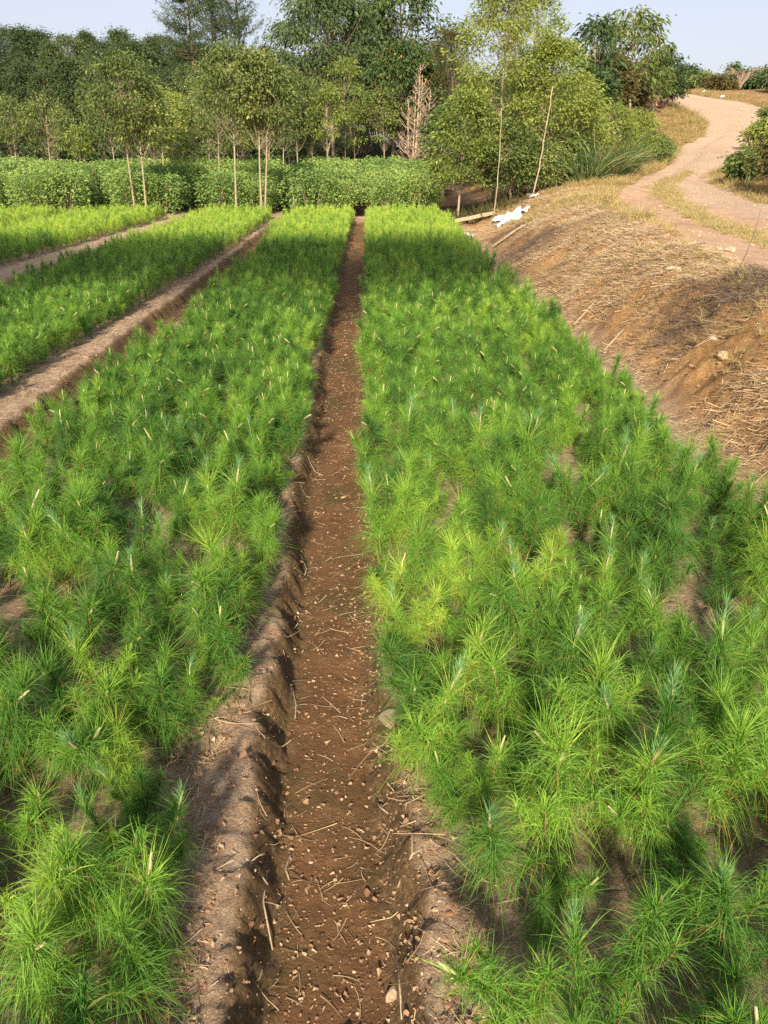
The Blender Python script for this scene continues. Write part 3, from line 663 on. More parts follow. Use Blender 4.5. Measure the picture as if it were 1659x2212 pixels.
# ------------------------------------------------------------------ trees
def crown_tree(name, seed, base, top, zc0, cr, mat, label, group=None, cat='tree', trunk_r=.035, nclump=60, per=46, leaf=(.08, .04), droop=.35,
               bark='bark', shape=1.0, parts=True, forks=1, clump_r=.22, gap=0.0, fill=.5, sparse=False):
    """base/top: world points (trunk foot, crown top); zc0: z where the crown starts; cr: crown radius"""
    g = np.random.default_rng(seed)
    base = np.array(base, float); top = np.array(top, float); h = top[2] - base[2]
    b = Bag(); f = Bag()
    off = base.copy(); base = base - off; top = top - off; zc0 = zc0 - off[2]
    axis = lambda s: base + (top - base) * s + np.array([math.sin(s * 5 + seed) * .03, math.cos(s * 4 + seed) * .03, 0]) * h * .3 * s * (1 - s) * 4 * .5
    s_end = .93
    T = np.array([axis(s) for s in np.linspace(0, s_end, 9)]); T[0, 2] -= .1
    b.add(*tube(T, np.linspace(trunk_r, trunk_r * .25, 9) * np.array([1.25] + [1] * 8), 7), 0, .5)
    s0 = zc0 / h
    for k in range(forks - 1):
        a = g.random() * 6.28; p0 = axis(s0 * g.uniform(.6, .95)); p1 = p0 + np.array([math.cos(a) * cr * .6, math.sin(a) * cr * .6, (h - p0[2]) * .75])
        b.add(*tube(curve(p0, p1, (math.cos(a) * cr * .08, math.sin(a) * cr * .08, 0), 7), np.linspace(trunk_r * .7, trunk_r * .2, 7), 6), 0, .5)
    ch = (h - zc0)
    for k in range(nclump):
        v = g.random() ** (.85); 
        prof = (math.sin(math.pi * min(1, v * .88 + .12)) ** .6) if shape == 1.0 else (1 - v) ** shape * min(1, .35 + v * 5)
        a = g.random() * 6.28 + seed; lob = .72 + .45 * float(vn(a * 1.6 + seed, v * 4, 3))
        rr_ = cr * prof * lob * (fill + (1 - fill) * g.random() ** .5)
        ax = axis(min(.97, s0 + (1 - s0) * v))
        c = ax + np.array([math.cos(a) * rr_, math.sin(a) * rr_, g.normal(0, .03) * ch])
        if g.random() < gap: continue
        sb = max(s0 * .75, s0 + (1 - s0) * v - g.uniform(.08, .28)); p0 = axis(min(sb, s_end - .03))
        P = curve(p0, c, (0, 0, -.06 * ch), 5); b.add(*tube(P, np.linspace(trunk_r * .2, trunk_r * .05, 5), 4, False), 0, .5)
        m = int(per * g.uniform(.6, 1.3)); cl = clump_r * g.uniform(.7, 1.3)
        Q = g.normal(0, 1, (m, 3)) * np.array([cl, cl, cl * .55]) * .6 + c
        D = nrm(Q - c) * .6 + np.array([math.cos(a), math.sin(a), .25]) * .45 + g.normal(0, .45, (m, 3))
        Ls = leaf[0] * g.uniform(.6, 1.25, m)
        V, F = leaf_geo(Q, D, Ls, Ls * leaf[1] / leaf[0], droop, g)
        tone = np.clip(g.normal(.45, .12) + g.normal(0, .2, m), 0, .94)
        if mat == 'orange': tone = np.where(g.random(m) < (.10 if g.random() < .3 else .01), 1, tone * .78)
        elif mat == 'olive': tone = np.where(g.random(m) < .006, 1, tone)
        f.add(V, F, 0, np.repeat(tone, 4))
    ti = float(g.random())
    if parts:
        e = link(name, None, None, off, label, cat, group); e.empty_display_size = .2
        o1 = link('trunk', b.mesh('trunk', M[bark], True), e); o2 = link('crown', f.mesh('crown', M[mat]), e); o2['tint'] = ti
    else:
        n0 = b.n; b.V += f.V; b.F += [q + n0 for q in f.F]; b.M += [q * 0 + 1 for q in f.M]; b.A += f.A; b.n += f.n
        e = link(name, b.mesh(name, [M[bark], M[mat]]), None, off, label, cat, group); e['tint'] = ti
    return e

def ptree(name, seed, pxb, pxt, Y, ptop, pcb, half, mat, label, group=None, **kw):
    xb = at(pxb, 345, Y)[0]; xt, _, zt = at(pxt, ptop, Y); zc = at(pxt, pcb, Y)[2]
    zb = H(xb, Y); cr = half / 1661 * math.hypot(Y, zt - CAMZ) * 1.0
    return crown_tree(name, seed, (xb, Y, zb), (xt, Y, zt), max(zc, zb + .1), cr, mat, label, group, **kw)
G1 = 'young trees behind the leafy crop'
small = dict(nclump=66, per=62, leaf=(.075, .038), clump_r=.18, trunk_r=.026)
for a in [
    (277, 250, 19.0, 118, 290, 80, 'olive', 'olive-green tree with the broadest crown left of centre on a thin leaning trunk', dict(nclump=110)),
    (303, 288, 18.95, 185, 315, 42, 'olive', 'low narrow tree just right of the broad olive-crowned tree', {}),
    (327, 330, 22.4, 205, 315, 36, 'olive', 'slender tree with a straight thin trunk, third long trunk from the left', {}),
    (246, 228, 27, 205, 300, 44, 'olive', 'forked small tree behind the broad olive-crowned tree', dict(forks=3)),
    (345, 345, 25, 190, 305, 40, 'yellow', 'yellow-green young tree right of the broad olive-crowned tree', {}),
    (378, 374, 27, 200, 335, 34, 'yellow', 'small yellowish tree with foliage almost down to the crop', dict(forks=2)),
    (450, 440, 27, 185, 312, 46, 'olive', 'short tree with bushy crown left of the lone middle trunk', {}),
    (468, 466, 23, 160, 318, 40, 'olive', 'thin mottled trunk with a narrow crown before the middle group', {}),
    (502, 495, 18.85, 96, 262, 68, 'olive', 'tall tree with a clean straight trunk rising from the crop front', dict(nclump=100)),
    (508, 512, 28, 200, 325, 34, 'olive', 'small tree mostly hidden behind the clean straight trunk', {}),
    (558, 553, 18.8, 104, 275, 52, 'olive', 'left tree of the close pair with twin pale trunks', dict(nclump=85)),
    (565, 578, 18.9, 135, 292, 50, 'olive', 'right tree of the close pair with twin pale trunks', dict(nclump=80)),
    (575, 585, 28, 175, 315, 38, 'olive', 'small tree behind and right of the twin pale trunks', {}),
    (607, 612, 27, 135, 295, 50, 'olive', 'young tree forking low like a tuning fork', dict(forks=2)),
    (641, 638, 27, 165, 298, 42, 'olive', 'young tree between the forked one and the small yellow one', {}),
    (674, 668, 28, 160, 305, 36, 'olive', 'slim leaning tree left of the small yellow crown', {}),
    (706, 706, 27, 195, 295, 38, 'yellow', 'small tree with a bright yellow-green crown and many-forked trunk', dict(forks=4)),
    (745, 742, 28.5, 125, 262, 46, 'yellow', 'dull yellowish tree with a straight warm-lit trunk', {}),
    (767, 765, 29, 215, 312, 26, 'yellow', 'thin dark-trunked sapling with a few bright leaves', dict(nclump=22)),
    (831, 826, 29, 190, 300, 32, 'olive', 'reddish thin trunk leaning beside the thick grey trunk', {}),
    (28, 22, 28, 212, 312, 38, 'olive', 'leftmost small rounded tree with short pale trunk', {}),
    (100, 95, 28, 206, 322, 44, 'olive', 'second small rounded tree from the left, wide low crown', {}),
    (167, 166, 27, 272, 338, 22, 'yellow', 'tiny yellowish sapling between the rounded trees and the broad one', dict(nclump=26)),
    (420, 415, 29, 170, 300, 42, 'olive', 'round-crowned tree behind the small yellowish tree', {}),
]:
    kw = dict(small); kw.update(a[8]); ptree('young_tree', int(a[0]) * 3 + 1, *a[:8], G1, **kw)
ptree('broadleaf_tree', 901, 722, 706, 31.5, -35, 245, 100, 'bigleaf', 'largest dense broadleaf tree in the middle, crown running out of the picture top', nclump=230, per=95, leaf=(.125, .062), clump_r=.34, trunk_r=.08, droop=.6)
ptree('broadleaf_tree', 902, 844, 868, 30, 88, 275, 74, 'orange', 'broadleaf tree speckled with orange leaves on a thick grey trunk', nclump=130, per=90, leaf=(.125, .062), clump_r=.28, trunk_r=.085, droop=.5)
ptree('broadleaf_tree', 903, 880, 862, 34, -40, 170, 92, 'dark', 'dark tree behind the orange-speckled one, reaching the picture top', nclump=120, per=50, leaf=(.19, .09), clump_r=.34, trunk_r=.08, bark='barkdark')
ptree('broadleaf_tree', 904, 790, 800, 35, 20, 220, 60, 'dark', 'shadowed tree filling the gap between the two biggest broadleaf crowns', nclump=90, per=50, leaf=(.19, .09), clump_r=.34, trunk_r=.08, bark='barkdark')
ptree('brown_tree', 905, 985, 975, 30, 68, 330, 60, 'brownleaf', 'dull brown upright tree between the orange-speckled and the bright one', nclump=120, per=60, leaf=(.12, .03), clump_r=.26, trunk_r=.06, bark='barkdark')
ptree('dark_shrub', 906, 960, 955, 25, 235, 350, 46, 'dark', 'low dark green bush at the foot of the brown tree', cat='bush', nclump=60, per=50, leaf=(.10, .05), clump_r=.2, trunk_r=.03, bark='barkdark')
# bright trees by the bank
br_kw = dict(leaf=(.085, .034), droop=.2, trunk_r=.028, clump_r=.20, per=78)
ptree('bright_tree', 911, 1068, 1105, 18.6, -60, 330, 95, 'yellow', 'tallest bright yellow-green tree beside the bank', nclump=200, **br_kw)
ptree('bright_tree', 912, 1205, 1195, 18.8, 88, 350, 80, 'yellow', 'bright bushy tree behind the leaning pole', nclump=170, **br_kw)
ptree('bright_tree', 913, 993, 1010, 17.6, 205, 395, 64, 'yellow', 'low yellow-green tree on a bare stem at the corner of the crop', nclump=110, **br_kw)
ptree('bright_tree', 914, 1160, 1165, 21.5, -45, 200, 66, 'yellow', 'bright tree behind the tallest one, top out of the picture', nclump=95, gap=.15, **br_kw)
ptree('bright_tree', 915, 1110, 1100, 17.9, 270, 395, 70, 'olive', 'dense low bush between the two thin poles', cat='bush', nclump=110, **br_kw)
ptree('bright_tree', 916, 1262, 1255, 20, 165, 350, 46, 'yellow', 'narrow bright tree left of the cane grass', nclump=90, **br_kw)
for sd, px, Y, pt, pb, hw, mt, lab in [(921, 1325, 20.5, 225, 330, 52, 'yellow', 'bright rounded bush above the cane grass'), (922, 1378, 21.5, 240, 330, 36, 'yellow', 'bright bush nearest the road bend'),
        (923, 1240, 18.6, 300, 385, 48, 'dark', 'shaded bush under the bright narrow tree'), (924, 1180, 18.0, 310, 398, 50, 'olive', 'olive bush at the foot of the leaning pole'),
        (925, 1420, 21.8, 300, 345, 26, 'olive', 'small olive bush at the road edge past the cane grass'), (926, 1400, 24, 290, 330, 32, 'brownleaf', 'brownish bush under the dirt knoll')]:
    ptree('roadside_bush', sd, px, px, Y, pt, pb, hw, mt, lab, 'bushes beside the road', cat='bush', nclump=70, per=75, leaf=(.07, .03), clump_r=.17, trunk_r=.02, shape=1.0)
ptree('sparse_tree', 931, 1287, 1285, 25, 38, 190, 42, 'dark', 'thin dark-leaved tree against the sky behind the bright bushes', nclump=48, per=30, leaf=(.16, .07), clump_r=.2, trunk_r=.035, gap=.1, droop=.6)
ptree('sparse_tree', 932, 1352, 1372, 28, 22, 170, 70, 'olive', 'open-crowned tree with several bare pale stems against the sky', nclump=66, per=34, leaf=(.18, .075), clump_r=.26, trunk_r=.05, forks=5, gap=.05, droop=.7)
for sd, px, Y, pt, pb, hw, mt, lab in [(941, 1318, 26, 120, 215, 40, 'brownleaf', 'brown dry-looking bush below the sparse dark tree'), (942, 1275, 24, 150, 230, 45, 'dark', 'dark bush behind the bright narrow tree'),
        (943, 1440, 36, 118, 205, 30, 'dark', 'rounded dark tree standing over the dirt knoll'), (944, 1400, 34, 135, 205, 34, 'olive', 'olive bush between the bare-stemmed tree and the rounded dark one'),
        (945, 1355, 30, 160, 225, 40, 'brownleaf', 'brownish undergrowth around the bare pale stems')]:
    ptree('background_bush', sd, px, px, Y, pt, pb, hw, mt, lab, 'bushes on the rise', cat='bush', nclump=80, per=50, leaf=(.15, .06), clump_r=.26, trunk_r=.03, bark='barkdark')
# hilltop
for i, (px, Y, pt, pb, hw, mt, lab) in enumerate([(1487, 52, 152, 215, 26, 'dark', 'rounded dark bush on the hilltop at the end of the road'), (1515, 50, 172, 222, 22, 'olive', 'lighter green bush on the hilltop right of the rounded one'),
        (1545, 48, 178, 225, 24, 'brownleaf', 'brownish hilltop bush left of the pointed conifer'), (1582, 54, 150, 215, 13, 'dark', 'pointed dark conifer on the skyline'), (1568, 52, 172, 222, 22, 'wood', 'green bush under the pointed skyline conifer'),
        (1612, 54, 165, 228, 22, 'wood', 'green hilltop bush behind the bare shrub'), (1645, 52, 158, 232, 24, 'wood', 'green hilltop bush at the right picture edge'), (1672, 46, 160, 245, 26, 'wood', 'nearest hilltop bush cut by the right picture edge'),
        (1625, 50, 178, 232, 26, 'dark', 'low dark bush in front on the hilltop'), (1462, 54, 168, 215, 20, 'dark', 'small dark bush at the left end of the hilltop')]):
    ptree('hilltop_bush', 950 + i, px, px, Y - 2, pt - 6, 250, hw, mt, lab, 'bushes along the hilltop', cat='bush', nclump=70, per=44, leaf=(.2, .08), clump_r=.32, trunk_r=.04, bark='barkdark', shape=(1.2 if 'conifer' in lab else 1.0))
for sd, px, Y, pt, hw, lab in [(981, 1060, 27, 165, 60, 'dark bush filling the gap left of the tallest bright tree'), (982, 1130, 29, 150, 60, 'dark bush seen through the tallest bright tree'), (983, 1215, 27, 170, 60, 'dark bush deep behind the leaning pole')]:
    ptree('background_bush', sd, px, px, Y, pt, 345, hw, 'dark', lab, 'bushes on the rise', cat='bush', nclump=110, per=50, leaf=(.15, .06), clump_r=.3, trunk_r=.03, bark='barkdark')
for i in range(12):
    px = 1458 + i * 20
    ptree('hilltop_bush', 990 + i, px, px, 56 + (i * 3) % 4, 178 - (i * 7) % 5 * 4 + (i % 3) * 4, 240, 24, ('wood', 'dark', 'olive')[i % 3], f'low bush in the back row along the hilltop, {ordn(i)} from the left', 'bushes along the hilltop', cat='bush', nclump=60, per=44, leaf=(.2, .08), clump_r=.34, trunk_r=.04, bark='barkdark')
# right of the road
for i, (px, Y, pt, pb, hw, mt, lab) in enumerate([(1665, 17.5, 262, 352, 48, 'yellow', 'green bush hanging in at the right edge beside the road'), (1612, 16.6, 338, 372, 26, 'olive', 'small low green bush right of the wheel tracks'),
        (1672, 25, 232, 290, 28, 'olive', 'farther green bush at the right edge beside the road'), (1700, 14.5, 290, 380, 50, 'brownleaf', 'rusty brown bush at the right edge')]):
    ptree('verge_bush', 970 + i, px, px, Y, pt, pb, hw, mt, lab, 'bushes right of the road', cat='bush', nclump=60, per=46, leaf=(.10, .04), clump_r=.15, trunk_r=.02)

# tall sparse conifers
def conifer(seed, px, Y, ptop, pcb, half, label):
    g = np.random.default_rng(seed); xb = at(px, 345, Y)[0]; zt = at(px, ptop, Y)[2]; zb = H(xb, Y); h = zt - zb; zc = at(px, pcb, Y)[2] - zb
    cr = half / 1661 * Y; b = Bag(); f = Bag()
    b.add(*tube(curve((0, 0, -.1), (.1, 0, h), (.08, .05, 0), 10), np.linspace(.11, .02, 10), 7), 0, .5)
    for k in range(95):
        v = g.random(); z0 = zc + (h - zc) * v * .97; a = g.random() * 6.28; l = cr * (1.05 - .55 * v) * g.uniform(.6, 1.1)
        p1 = np.array([math.cos(a) * l, math.sin(a) * l, z0 + l * .45]); P = curve((0, 0, z0), p1, (0, 0, -.12 * l), 7)
        b.add(*tube(P, np.linspace(.02, .005, 7), 4, False), 0, .5)
        n = 75; s = g.random(n) ** .6; Q = np.stack([np.interp(s, np.linspace(0, 1, 7), P[:, q]) for q in range(3)], 1) + g.normal(0, .07, (n, 3))
        D = nrm(p1 - P[0]) * .5 + g.normal(0, .6, (n, 3)) + np.array([0, 0, .3]); V, F = leaf_geo(Q, D, .17 * g.uniform(.6, 1.2, n), .026, .1, g)
        f.add(V, F, 0, np.repeat(np.clip(g.normal(.4, .2, n), 0, 1), 4))
    e = link('tall_conifer', None, None, (xb, Y, zb), label, 'tree', 'tall open conifers'); o = link('trunk', b.mesh('trunk', M['barkdark'], True), e); o = link('crown', f.mesh('crown', M['dark']), e); o['tint'] = .4
conifer(61, 430, 38, -90, 130, 62, 'left one of the two tall open conifers against the sky')
conifer(62, 528, 40, -110, 130, 66, 'right one of the two tall open conifers against the sky')
conifer(63, 480, 43, -20, 130, 60, 'shorter conifer between the two tall ones')

# background wood, each tree a thing
WG = 'dark trees of the wood behind the nursery'
protos = []
for k in range(6):
    sd = 700 + k
    e = crown_tree('wood_tree', sd, (0, 0, 0), (0.1, 0, 6.0), 1.6, 1.7, 'wood', 'dark tree', WG, trunk_r=.09, nclump=170, per=85, leaf=(.15, .065), clump_r=.42, bark='barkdark', droop=.3, shape=(.6 if k % 2 else 1.0))
    protos.append([e, False])
wt = []
for i, px in enumerate(range(-70, 430, 36)):
    tp = [70, 78, 60, 62, 70, 98, 78, 72, 90, 66, 92, 84, 80, 92][i % 14]
    wt.append((px, 42 + (i * 7 % 5), tp, 'front', i))
for i, px in enumerate(range(440, 1000, 45)): wt.append((px, 43 + (i * 3 % 4), [95, 110, 120, 105, 115, 130, 120, 110, 130, 120, 115, 125, 130][i % 13], 'front', i + 14))
for i, px in enumerate(range(-60, 620, 52)): wt.append((px, 36 + (i * 3 % 3), [150, 165, 140, 155, 130, 150, 142, 150, 160, 145, 165, 150, 140, 150][i % 14], 'low', i))
for i, (px, Y, tp, row, k) in enumerate(wt):
    x, _, zt = at(px, tp, Y); zb = H(x, Y); pr = protos[i % 6]
    side_ = f'{ordn(k)} from the left'
    lab = (f'dark tree in the back row of the wood, {side_}' if row == 'front' else f'lower dark tree at the front edge of the wood, {side_}')
    e0 = pr[0]
    if not pr[1]: e = e0; pr[1] = True
    else:
        e = e0.copy(); C.objects.link(e)
        for ch in list(e0.children):
            c2 = ch.copy(); C.objects.link(c2); c2.parent = e
    s = (zt - zb) / 6.0; e.location = (x, Y, zb); e.scale = (s * random.uniform(.85, 1.1),) * 2 + (s,); e.rotation_euler = (0, 0, random.random() * 6.28)
    e['label'] = lab
    for ch in e.children:
        if ch.data.name.startswith('crown'): ch['tint'] = random.random()
g = np.random.default_rng(88); b = Bag(); n = 60000; xx = g.uniform(-24, 8, n); yy = g.uniform(32.5, 46, n); k_ = vn(xx * 1.2, yy * .8, 5) > .35; xx, yy = xx[k_], yy[k_]; n = len(xx)
zz = HV(xx, yy) + (.3 + 2.0 * vn(xx * .9, yy * .9, 6)) * g.random(n)
V, F = leaf_geo(np.stack([xx, yy, zz], 1), g.normal(0, 1, (n, 3)), g.uniform(.08, .2, n), .07, .3, g); b.add(V, F, 0, np.repeat(g.random(n) * .8, 4))
link('undergrowth', b.mesh('undergrowth', M['dark']), None, None, 'dark tangled undergrowth beneath the trees of the wood', 'undergrowth', kind='stuff')
# poles / bare stems
def pole(p0, p1, r, label, name='thin_pole', cat='pole'):
    b = Bag(); gp = np.random.default_rng(int(abs(p0[0]) * 1000)); P = curve(p0, p1, (.03, 0, .0), 14); P[1:-1, :2] += gp.normal(0, r * .45, (12, 2))
    b.add(*tube(P, np.linspace(r, r * .55, 14) * gp.uniform(.88, 1.12, 14), 7), 0, .5)
    for k in range(9):                                   # short broken side twigs
        q = P[gp.integers(4, 14)]; a = gp.random() * 6.28; l = gp.uniform(.05, .28) * (np.linalg.norm(P[-1] - P[0]) / 2.5)
        b.add(*tube(curve(q, q + np.array([math.cos(a) * l, math.sin(a) * l, l * .8]), (0, 0, -.02), 4), np.array([.35, .3, .22, .12]) * r, 4), 0, .5)
    link(name, b.mesh(name, M['pole'], True), None, None, label, cat)
q0 = at(1149, 417, 17.0); q1 = at(1194, 187, 17.0); pole((q0[0], 17, H(q0[0], 17) - .05), q1, .016, 'thick pale pole leaning right in front of the bright trees')
q0 = at(1068, 440, 16.6); q1 = at(1083, 233, 16.6); pole((q0[0], 16.6, H(q0[0], 16.6) - .05), q1, .011, 'thin pale pole standing left of the white plastic sheet')
q0 = at(635, 450, 19.2); q1 = at(627, 385, 19.0); pole((q0[0], 19.2, H(q0[0], 19.2)), q1, .012, 'short thin stake in the crop front')
# bare tree
g = np.random.default_rng(77); b = Bag(); x, Y_, z = at(890, 345, 27.5); zb = H(x, 27.5); h = at(900, 140, 27.5)[2] - zb
for k, (ax, ay, hh) in enumerate([(.12, 0, 1), (-.22, .1, .75), (.45, 0, .82), (.2, .1, .93), (.0, -.1, .88), (.32, -.1, .7)]):
    p1 = np.array([ax * 1.0 + .1, ay, h * hh]); P = curve((0, 0, -.1 if k == 0 else .35), p1, (ax * .3, ay * .2, 0), 8)
    b.add(*tube(P, np.linspace(.055 if k == 0 else .035, .008, 8), 6), 0, .6)
    for j in range(46):
        s = g.uniform(.12, .98); p = np.array([np.interp(s, np.linspace(0, 1, 8), P[:, q]) for q in range(3)]); a = g.random() * 6.28; l = g.uniform(.25, .75) * (1.15 - s * .8)
        e_ = p + np.array([math.cos(a) * l * .75, math.sin(a) * l * .75, l * .55]); Q = curve(p, e_, (0, 0, -.05), 4); b.add(*tube(Q, [.011, .009, .007, .004], 4, False), 0, .6)
        for i in range(3):
            p2 = Q[g.integers(1, 4)]; a2 = a + g.normal(0, .8); l2 = l * .4; b.add(*tube(np.array([p2, p2 + np.array([math.cos(a2) * l2 * .7, math.sin(a2) * l2 * .7, l2 * .6])]), [.006, .003], 3, False), 0, .6)
M['barebark'] = bark_mat('bare_tree_bark', (.30, .21, .15), (.48, .37, .27))
link('bare_tree', b.mesh('bare_tree', M['barebark'], True), None, (x, 27.5, zb), 'leafless upright tree with many fine pale branches', 'tree')
# bare shrub on hill
b = Bag(); x, Y_, z = at(1592, 225, 46)
for j in range(70):
    a = g.random() * 6.28; l = g.uniform(.6, 1.7); e_ = np.array([math.cos(a) * l * .75, math.sin(a) * l * .6, l * .55]); b.add(*tube(curve((0, 0, 0), e_, (0, 0, .3 * l), 5), [.016, .014, .011, .007, .004], 4, False), 0, .7)
link('bare_shrub', b.mesh('bare_shrub', M['barebark'], True), None, (x, 46, H(x, 46)), 'leafless grey shrub on the hilltop below the pointed conifer', 'shrub')

# ------------------------------------------------------------------ leafy crop (shrubs in rows)
def crop_shrub(seed):
    g = np.random.default_rng(seed); st = Bag(); f = Bag()
    for k in range(9):
        a = g.random() * 6.28; r = g.uniform(.1, .42); h = g.uniform(.62, .92)
        e_ = np.array([math.cos(a) * r, math.sin(a) * r, h]); st.add(*tube(curve((math.cos(a) * .08, math.sin(a) * .08, -.03), e_, (0, 0, 0), 4), [.009, .008, .006, .004], 4, False), 0, .5)
    n = 2000; a = g.random(n) * 6.28; v = g.random(n) ** .7; rr_ = .50 * np.sqrt(g.random(n)) * (1 + .25 * np.sin(a * 3 + seed)) * np.where(v > .8, .85, 1)
    Q = np.stack([np.cos(a) * rr_, np.sin(a) * rr_,   .06 + .90 * v + g.normal(0, .03, n)], 1)
    D = np.stack([np.cos(a), np.sin(a), g.uniform(-.2, .7, n)], 1) + g.normal(0, .4, (n, 3)); L = g.uniform(.04, .08, n)
    V, F = leaf_geo(Q, D, L, L * .62, .35, g); f.add(V, F, 0, np.repeat(np.clip(g.normal(.5, .2, n), 0, 1), 4))
    return st.mesh('stem', M['bark'], True), f.mesh('foliage', M['shrub'])
crop = [crop_shrub(500 + k) for k in range(8)]
files = []
edges_r = [-.12, -2.0, -4.2, -6.4, -8.6, -10.8, -13.0, -15.2, -17.4]
cx = [(.40, 1.25), (-.80, -1.45), (-2.65, -3.4), (-4.9, -5.65), (-7.1, -7.85), (-9.3, -10.05), (-11.5, -12.2), (-13.6, -14.4), (-15.8, -16.6)]
fi = 0
for bi, cc in enumerate(cx):
    for x0 in cc:
        for r_ in range(13):
            yy = 19.5 + r_ * .78 + rng.normal(0, .06); xx = x0 + rng.normal(0, .06)
            if abs(xx) > yy * .56 + .8: continue
            st, fo = crop[int(rng.integers(0, 8))]
            e = link('leafy_shrub', None, None, (xx, yy, H(xx, yy)), f'waist-high leafy shrub of the crop, {ordn(fi)} file from the right, {ordn(r_)} row back', 'shrub', 'leafy shrubs of the crop behind the seedlings')
            s = rng.uniform(.74, 1.14); e.scale = (s * 1.15, s * 1.1, s * (1 if r_ else .93)); e.rotation_euler = (0, 0, rng.random() * 6.28)
            o = link('stem', st, e); o = link('foliage', fo, e); o['tint'] = float(rng.random())
        fi += 1

# ------------------------------------------------------------------ grasses
def blades(g, n, R0, hgt, wid, lean=.5, seg=4, tone=(.2, .9), sag=.45):
    a = g.random(n) * 6.28; r = R0 * np.sqrt(g.random(n)); B = np.stack([np.cos(a) * r, np.sin(a) * r, np.full(n, -.02)], 1)
    a2 = a + g.normal(0, .6, n); el = 1.35 - lean * g.random(n)
    D = np.stack([np.cos(a2) * np.cos(el), np.sin(a2) * np.cos(el), np.sin(el)], 1)
    V, F, m = needle_geo(B, D, hgt * g.uniform(.5, 1.1, n), wid, sag, g, seg)
    return V, F, np.repeat(g.uniform(*tone, n), m)
g = np.random.default_rng(31)
for i, (px, Y, hh, lab) in enumerate([(1300, 18.1, 1.35, 'tallest clump of arching green cane grass beside the road'), (1335, 18.6, 1.15, 'right-hand clump of cane grass leaning over the road edge'), (1265, 17.7, 1.05, 'left-hand clump of cane grass below the bright trees')]):
    x = at(px, 380, Y)[0]; b = Bag(); V, F, c = blades(g, 300, .30, hh * 1.4, .016, .5, 6, (.0, 1), .5); b.add(V, F, 0, c)
    if i == 1:
        for k in range(3): b.add(*tube(curve((0, 0, 0), (.7 + .1 * k, .1 * k, 1.0 - .15 * k), (-.1, 0, .1), 6), [.012, .011, .01, .008, .006, .004], 5), 0, .7)
    link('cane_grass', b.mesh('cane_grass', M['silver']), None, (x, Y, H(x, Y)), lab, 'grass clump', 'clumps of cane grass')
tuft = [blades(g, 60, .06, .26, .005, .8, 3, (.1, 1)) for _ in range(6)]
def scatter_tufts(bag, g, xs_, ys_, sc, tone=0):
    zs = HV(xs_, ys_)
    for x, y_, z, s in zip(xs_, ys_, zs, sc):
        V, F, c = tuft[g.integers(0, 6)]; a = g.random() * 6.28; ca, sa = math.cos(a), math.sin(a)
        W = np.stack([V[:, 0] * ca - V[:, 1] * sa, V[:, 0] * sa + V[:, 1] * ca, V[:, 2]], 1) * s
        bag.add(W + np.array([x, y_, z]), F, 0, np.clip(c + tone + g.normal(0, .08), 0, 1))
# yellow strip between the wheel tracks
SL = np.array([(3.3, 4), (3.6, 6.5), (3.75, 7.6), (3.77, 8.2), (3.95, 9.3), (4.23, 10.9), (4.85, 13.6), (5.24, 15.6), (5.65, 16.8), (6.32, 18), (7.48, 19.8)])
SR = np.array([(3.9, 4), (4.2, 6.5), (4.26, 8.6), (4.46, 9.8), (4.61, 10.9), (5.31, 13.6), (5.86, 15.6), (6.52, 17.3), (6.9, 18.2), (7.57, 19.4)])
b = Bag(); n = 800; yy = g.uniform(4, 19.7, n); xl = np.interp(yy, SL[:, 1], SL[:, 0]); xr = np.interp(yy, SR[:, 1], SR[:, 0])
xx = xl + (xr - xl) * (.5 + .5 * np.clip(g.normal(0, .5, n), -1.3, 1.3)); scatter_tufts(b, g, xx, yy, g.uniform(.3, .75, n), .1)
link('verge_grass', b.mesh('verge_grass', M['strip']), None, None, 'yellow grass strip growing between the two wheel tracks', 'grass', kind='stuff')
b = Bag()
n = 420; yy = g.uniform(9, 21, n); d = rl(yy) - foot(yy); xx = rl(yy) - np.abs(g.normal(0, .33, n)) * np.interp(yy, [9, 13, 21], [.5, 1, 2.0]); scatter_tufts(b, g, xx, yy, g.uniform(.5, 1.25, n), 0)
n = 150; yy = g.uniform(12.5, 18, n); xx = foot(yy) + .7 + g.random(n) * (rl(yy) - foot(yy) - .7); scatter_tufts(b, g, xx, yy, g.uniform(.4, 1.2, n), -.05)
n = 900; yy = g.uniform(21, 46, n); xx = np.where(g.random(n) < .6, rl(yy) - np.abs(g.normal(0, 1.1, n)), rr(yy) + np.abs(g.normal(0, .9, n))); scatter_tufts(b, g, xx, yy, g.uniform(.8, 2.0, n), -.12)
n = 420; yy = g.uniform(10, 22, n); xx = rr(yy) + np.abs(g.normal(0, .6, n)) - .15; scatter_tufts(b, g, xx, yy, g.uniform(.4, 1.3, n), -.1)
n = 130; yy = g.uniform(4.5, 12, n); xx = rl(yy) - np.abs(g.normal(0, .18, n)) + .05; scatter_tufts(b, g, xx, yy, g.uniform(.25, .6, n), .1)
n = 420; yy = g.uniform(3, 15, n); xx = foot(yy) + np.interp(yy, [0, 8, 12, 17], [.95, 1.1, 1.8, 2.6]) * (.2 + .8 * g.random(n) ** .6); scatter_tufts(b, g, xx, yy, g.uniform(.2, .6, n), -.15)
link('dry_grass', b.mesh('dry_grass', M['straw']), None, None, 'dry straw-coloured grass tufts along the bank top and road edges', 'grass', kind='stuff')
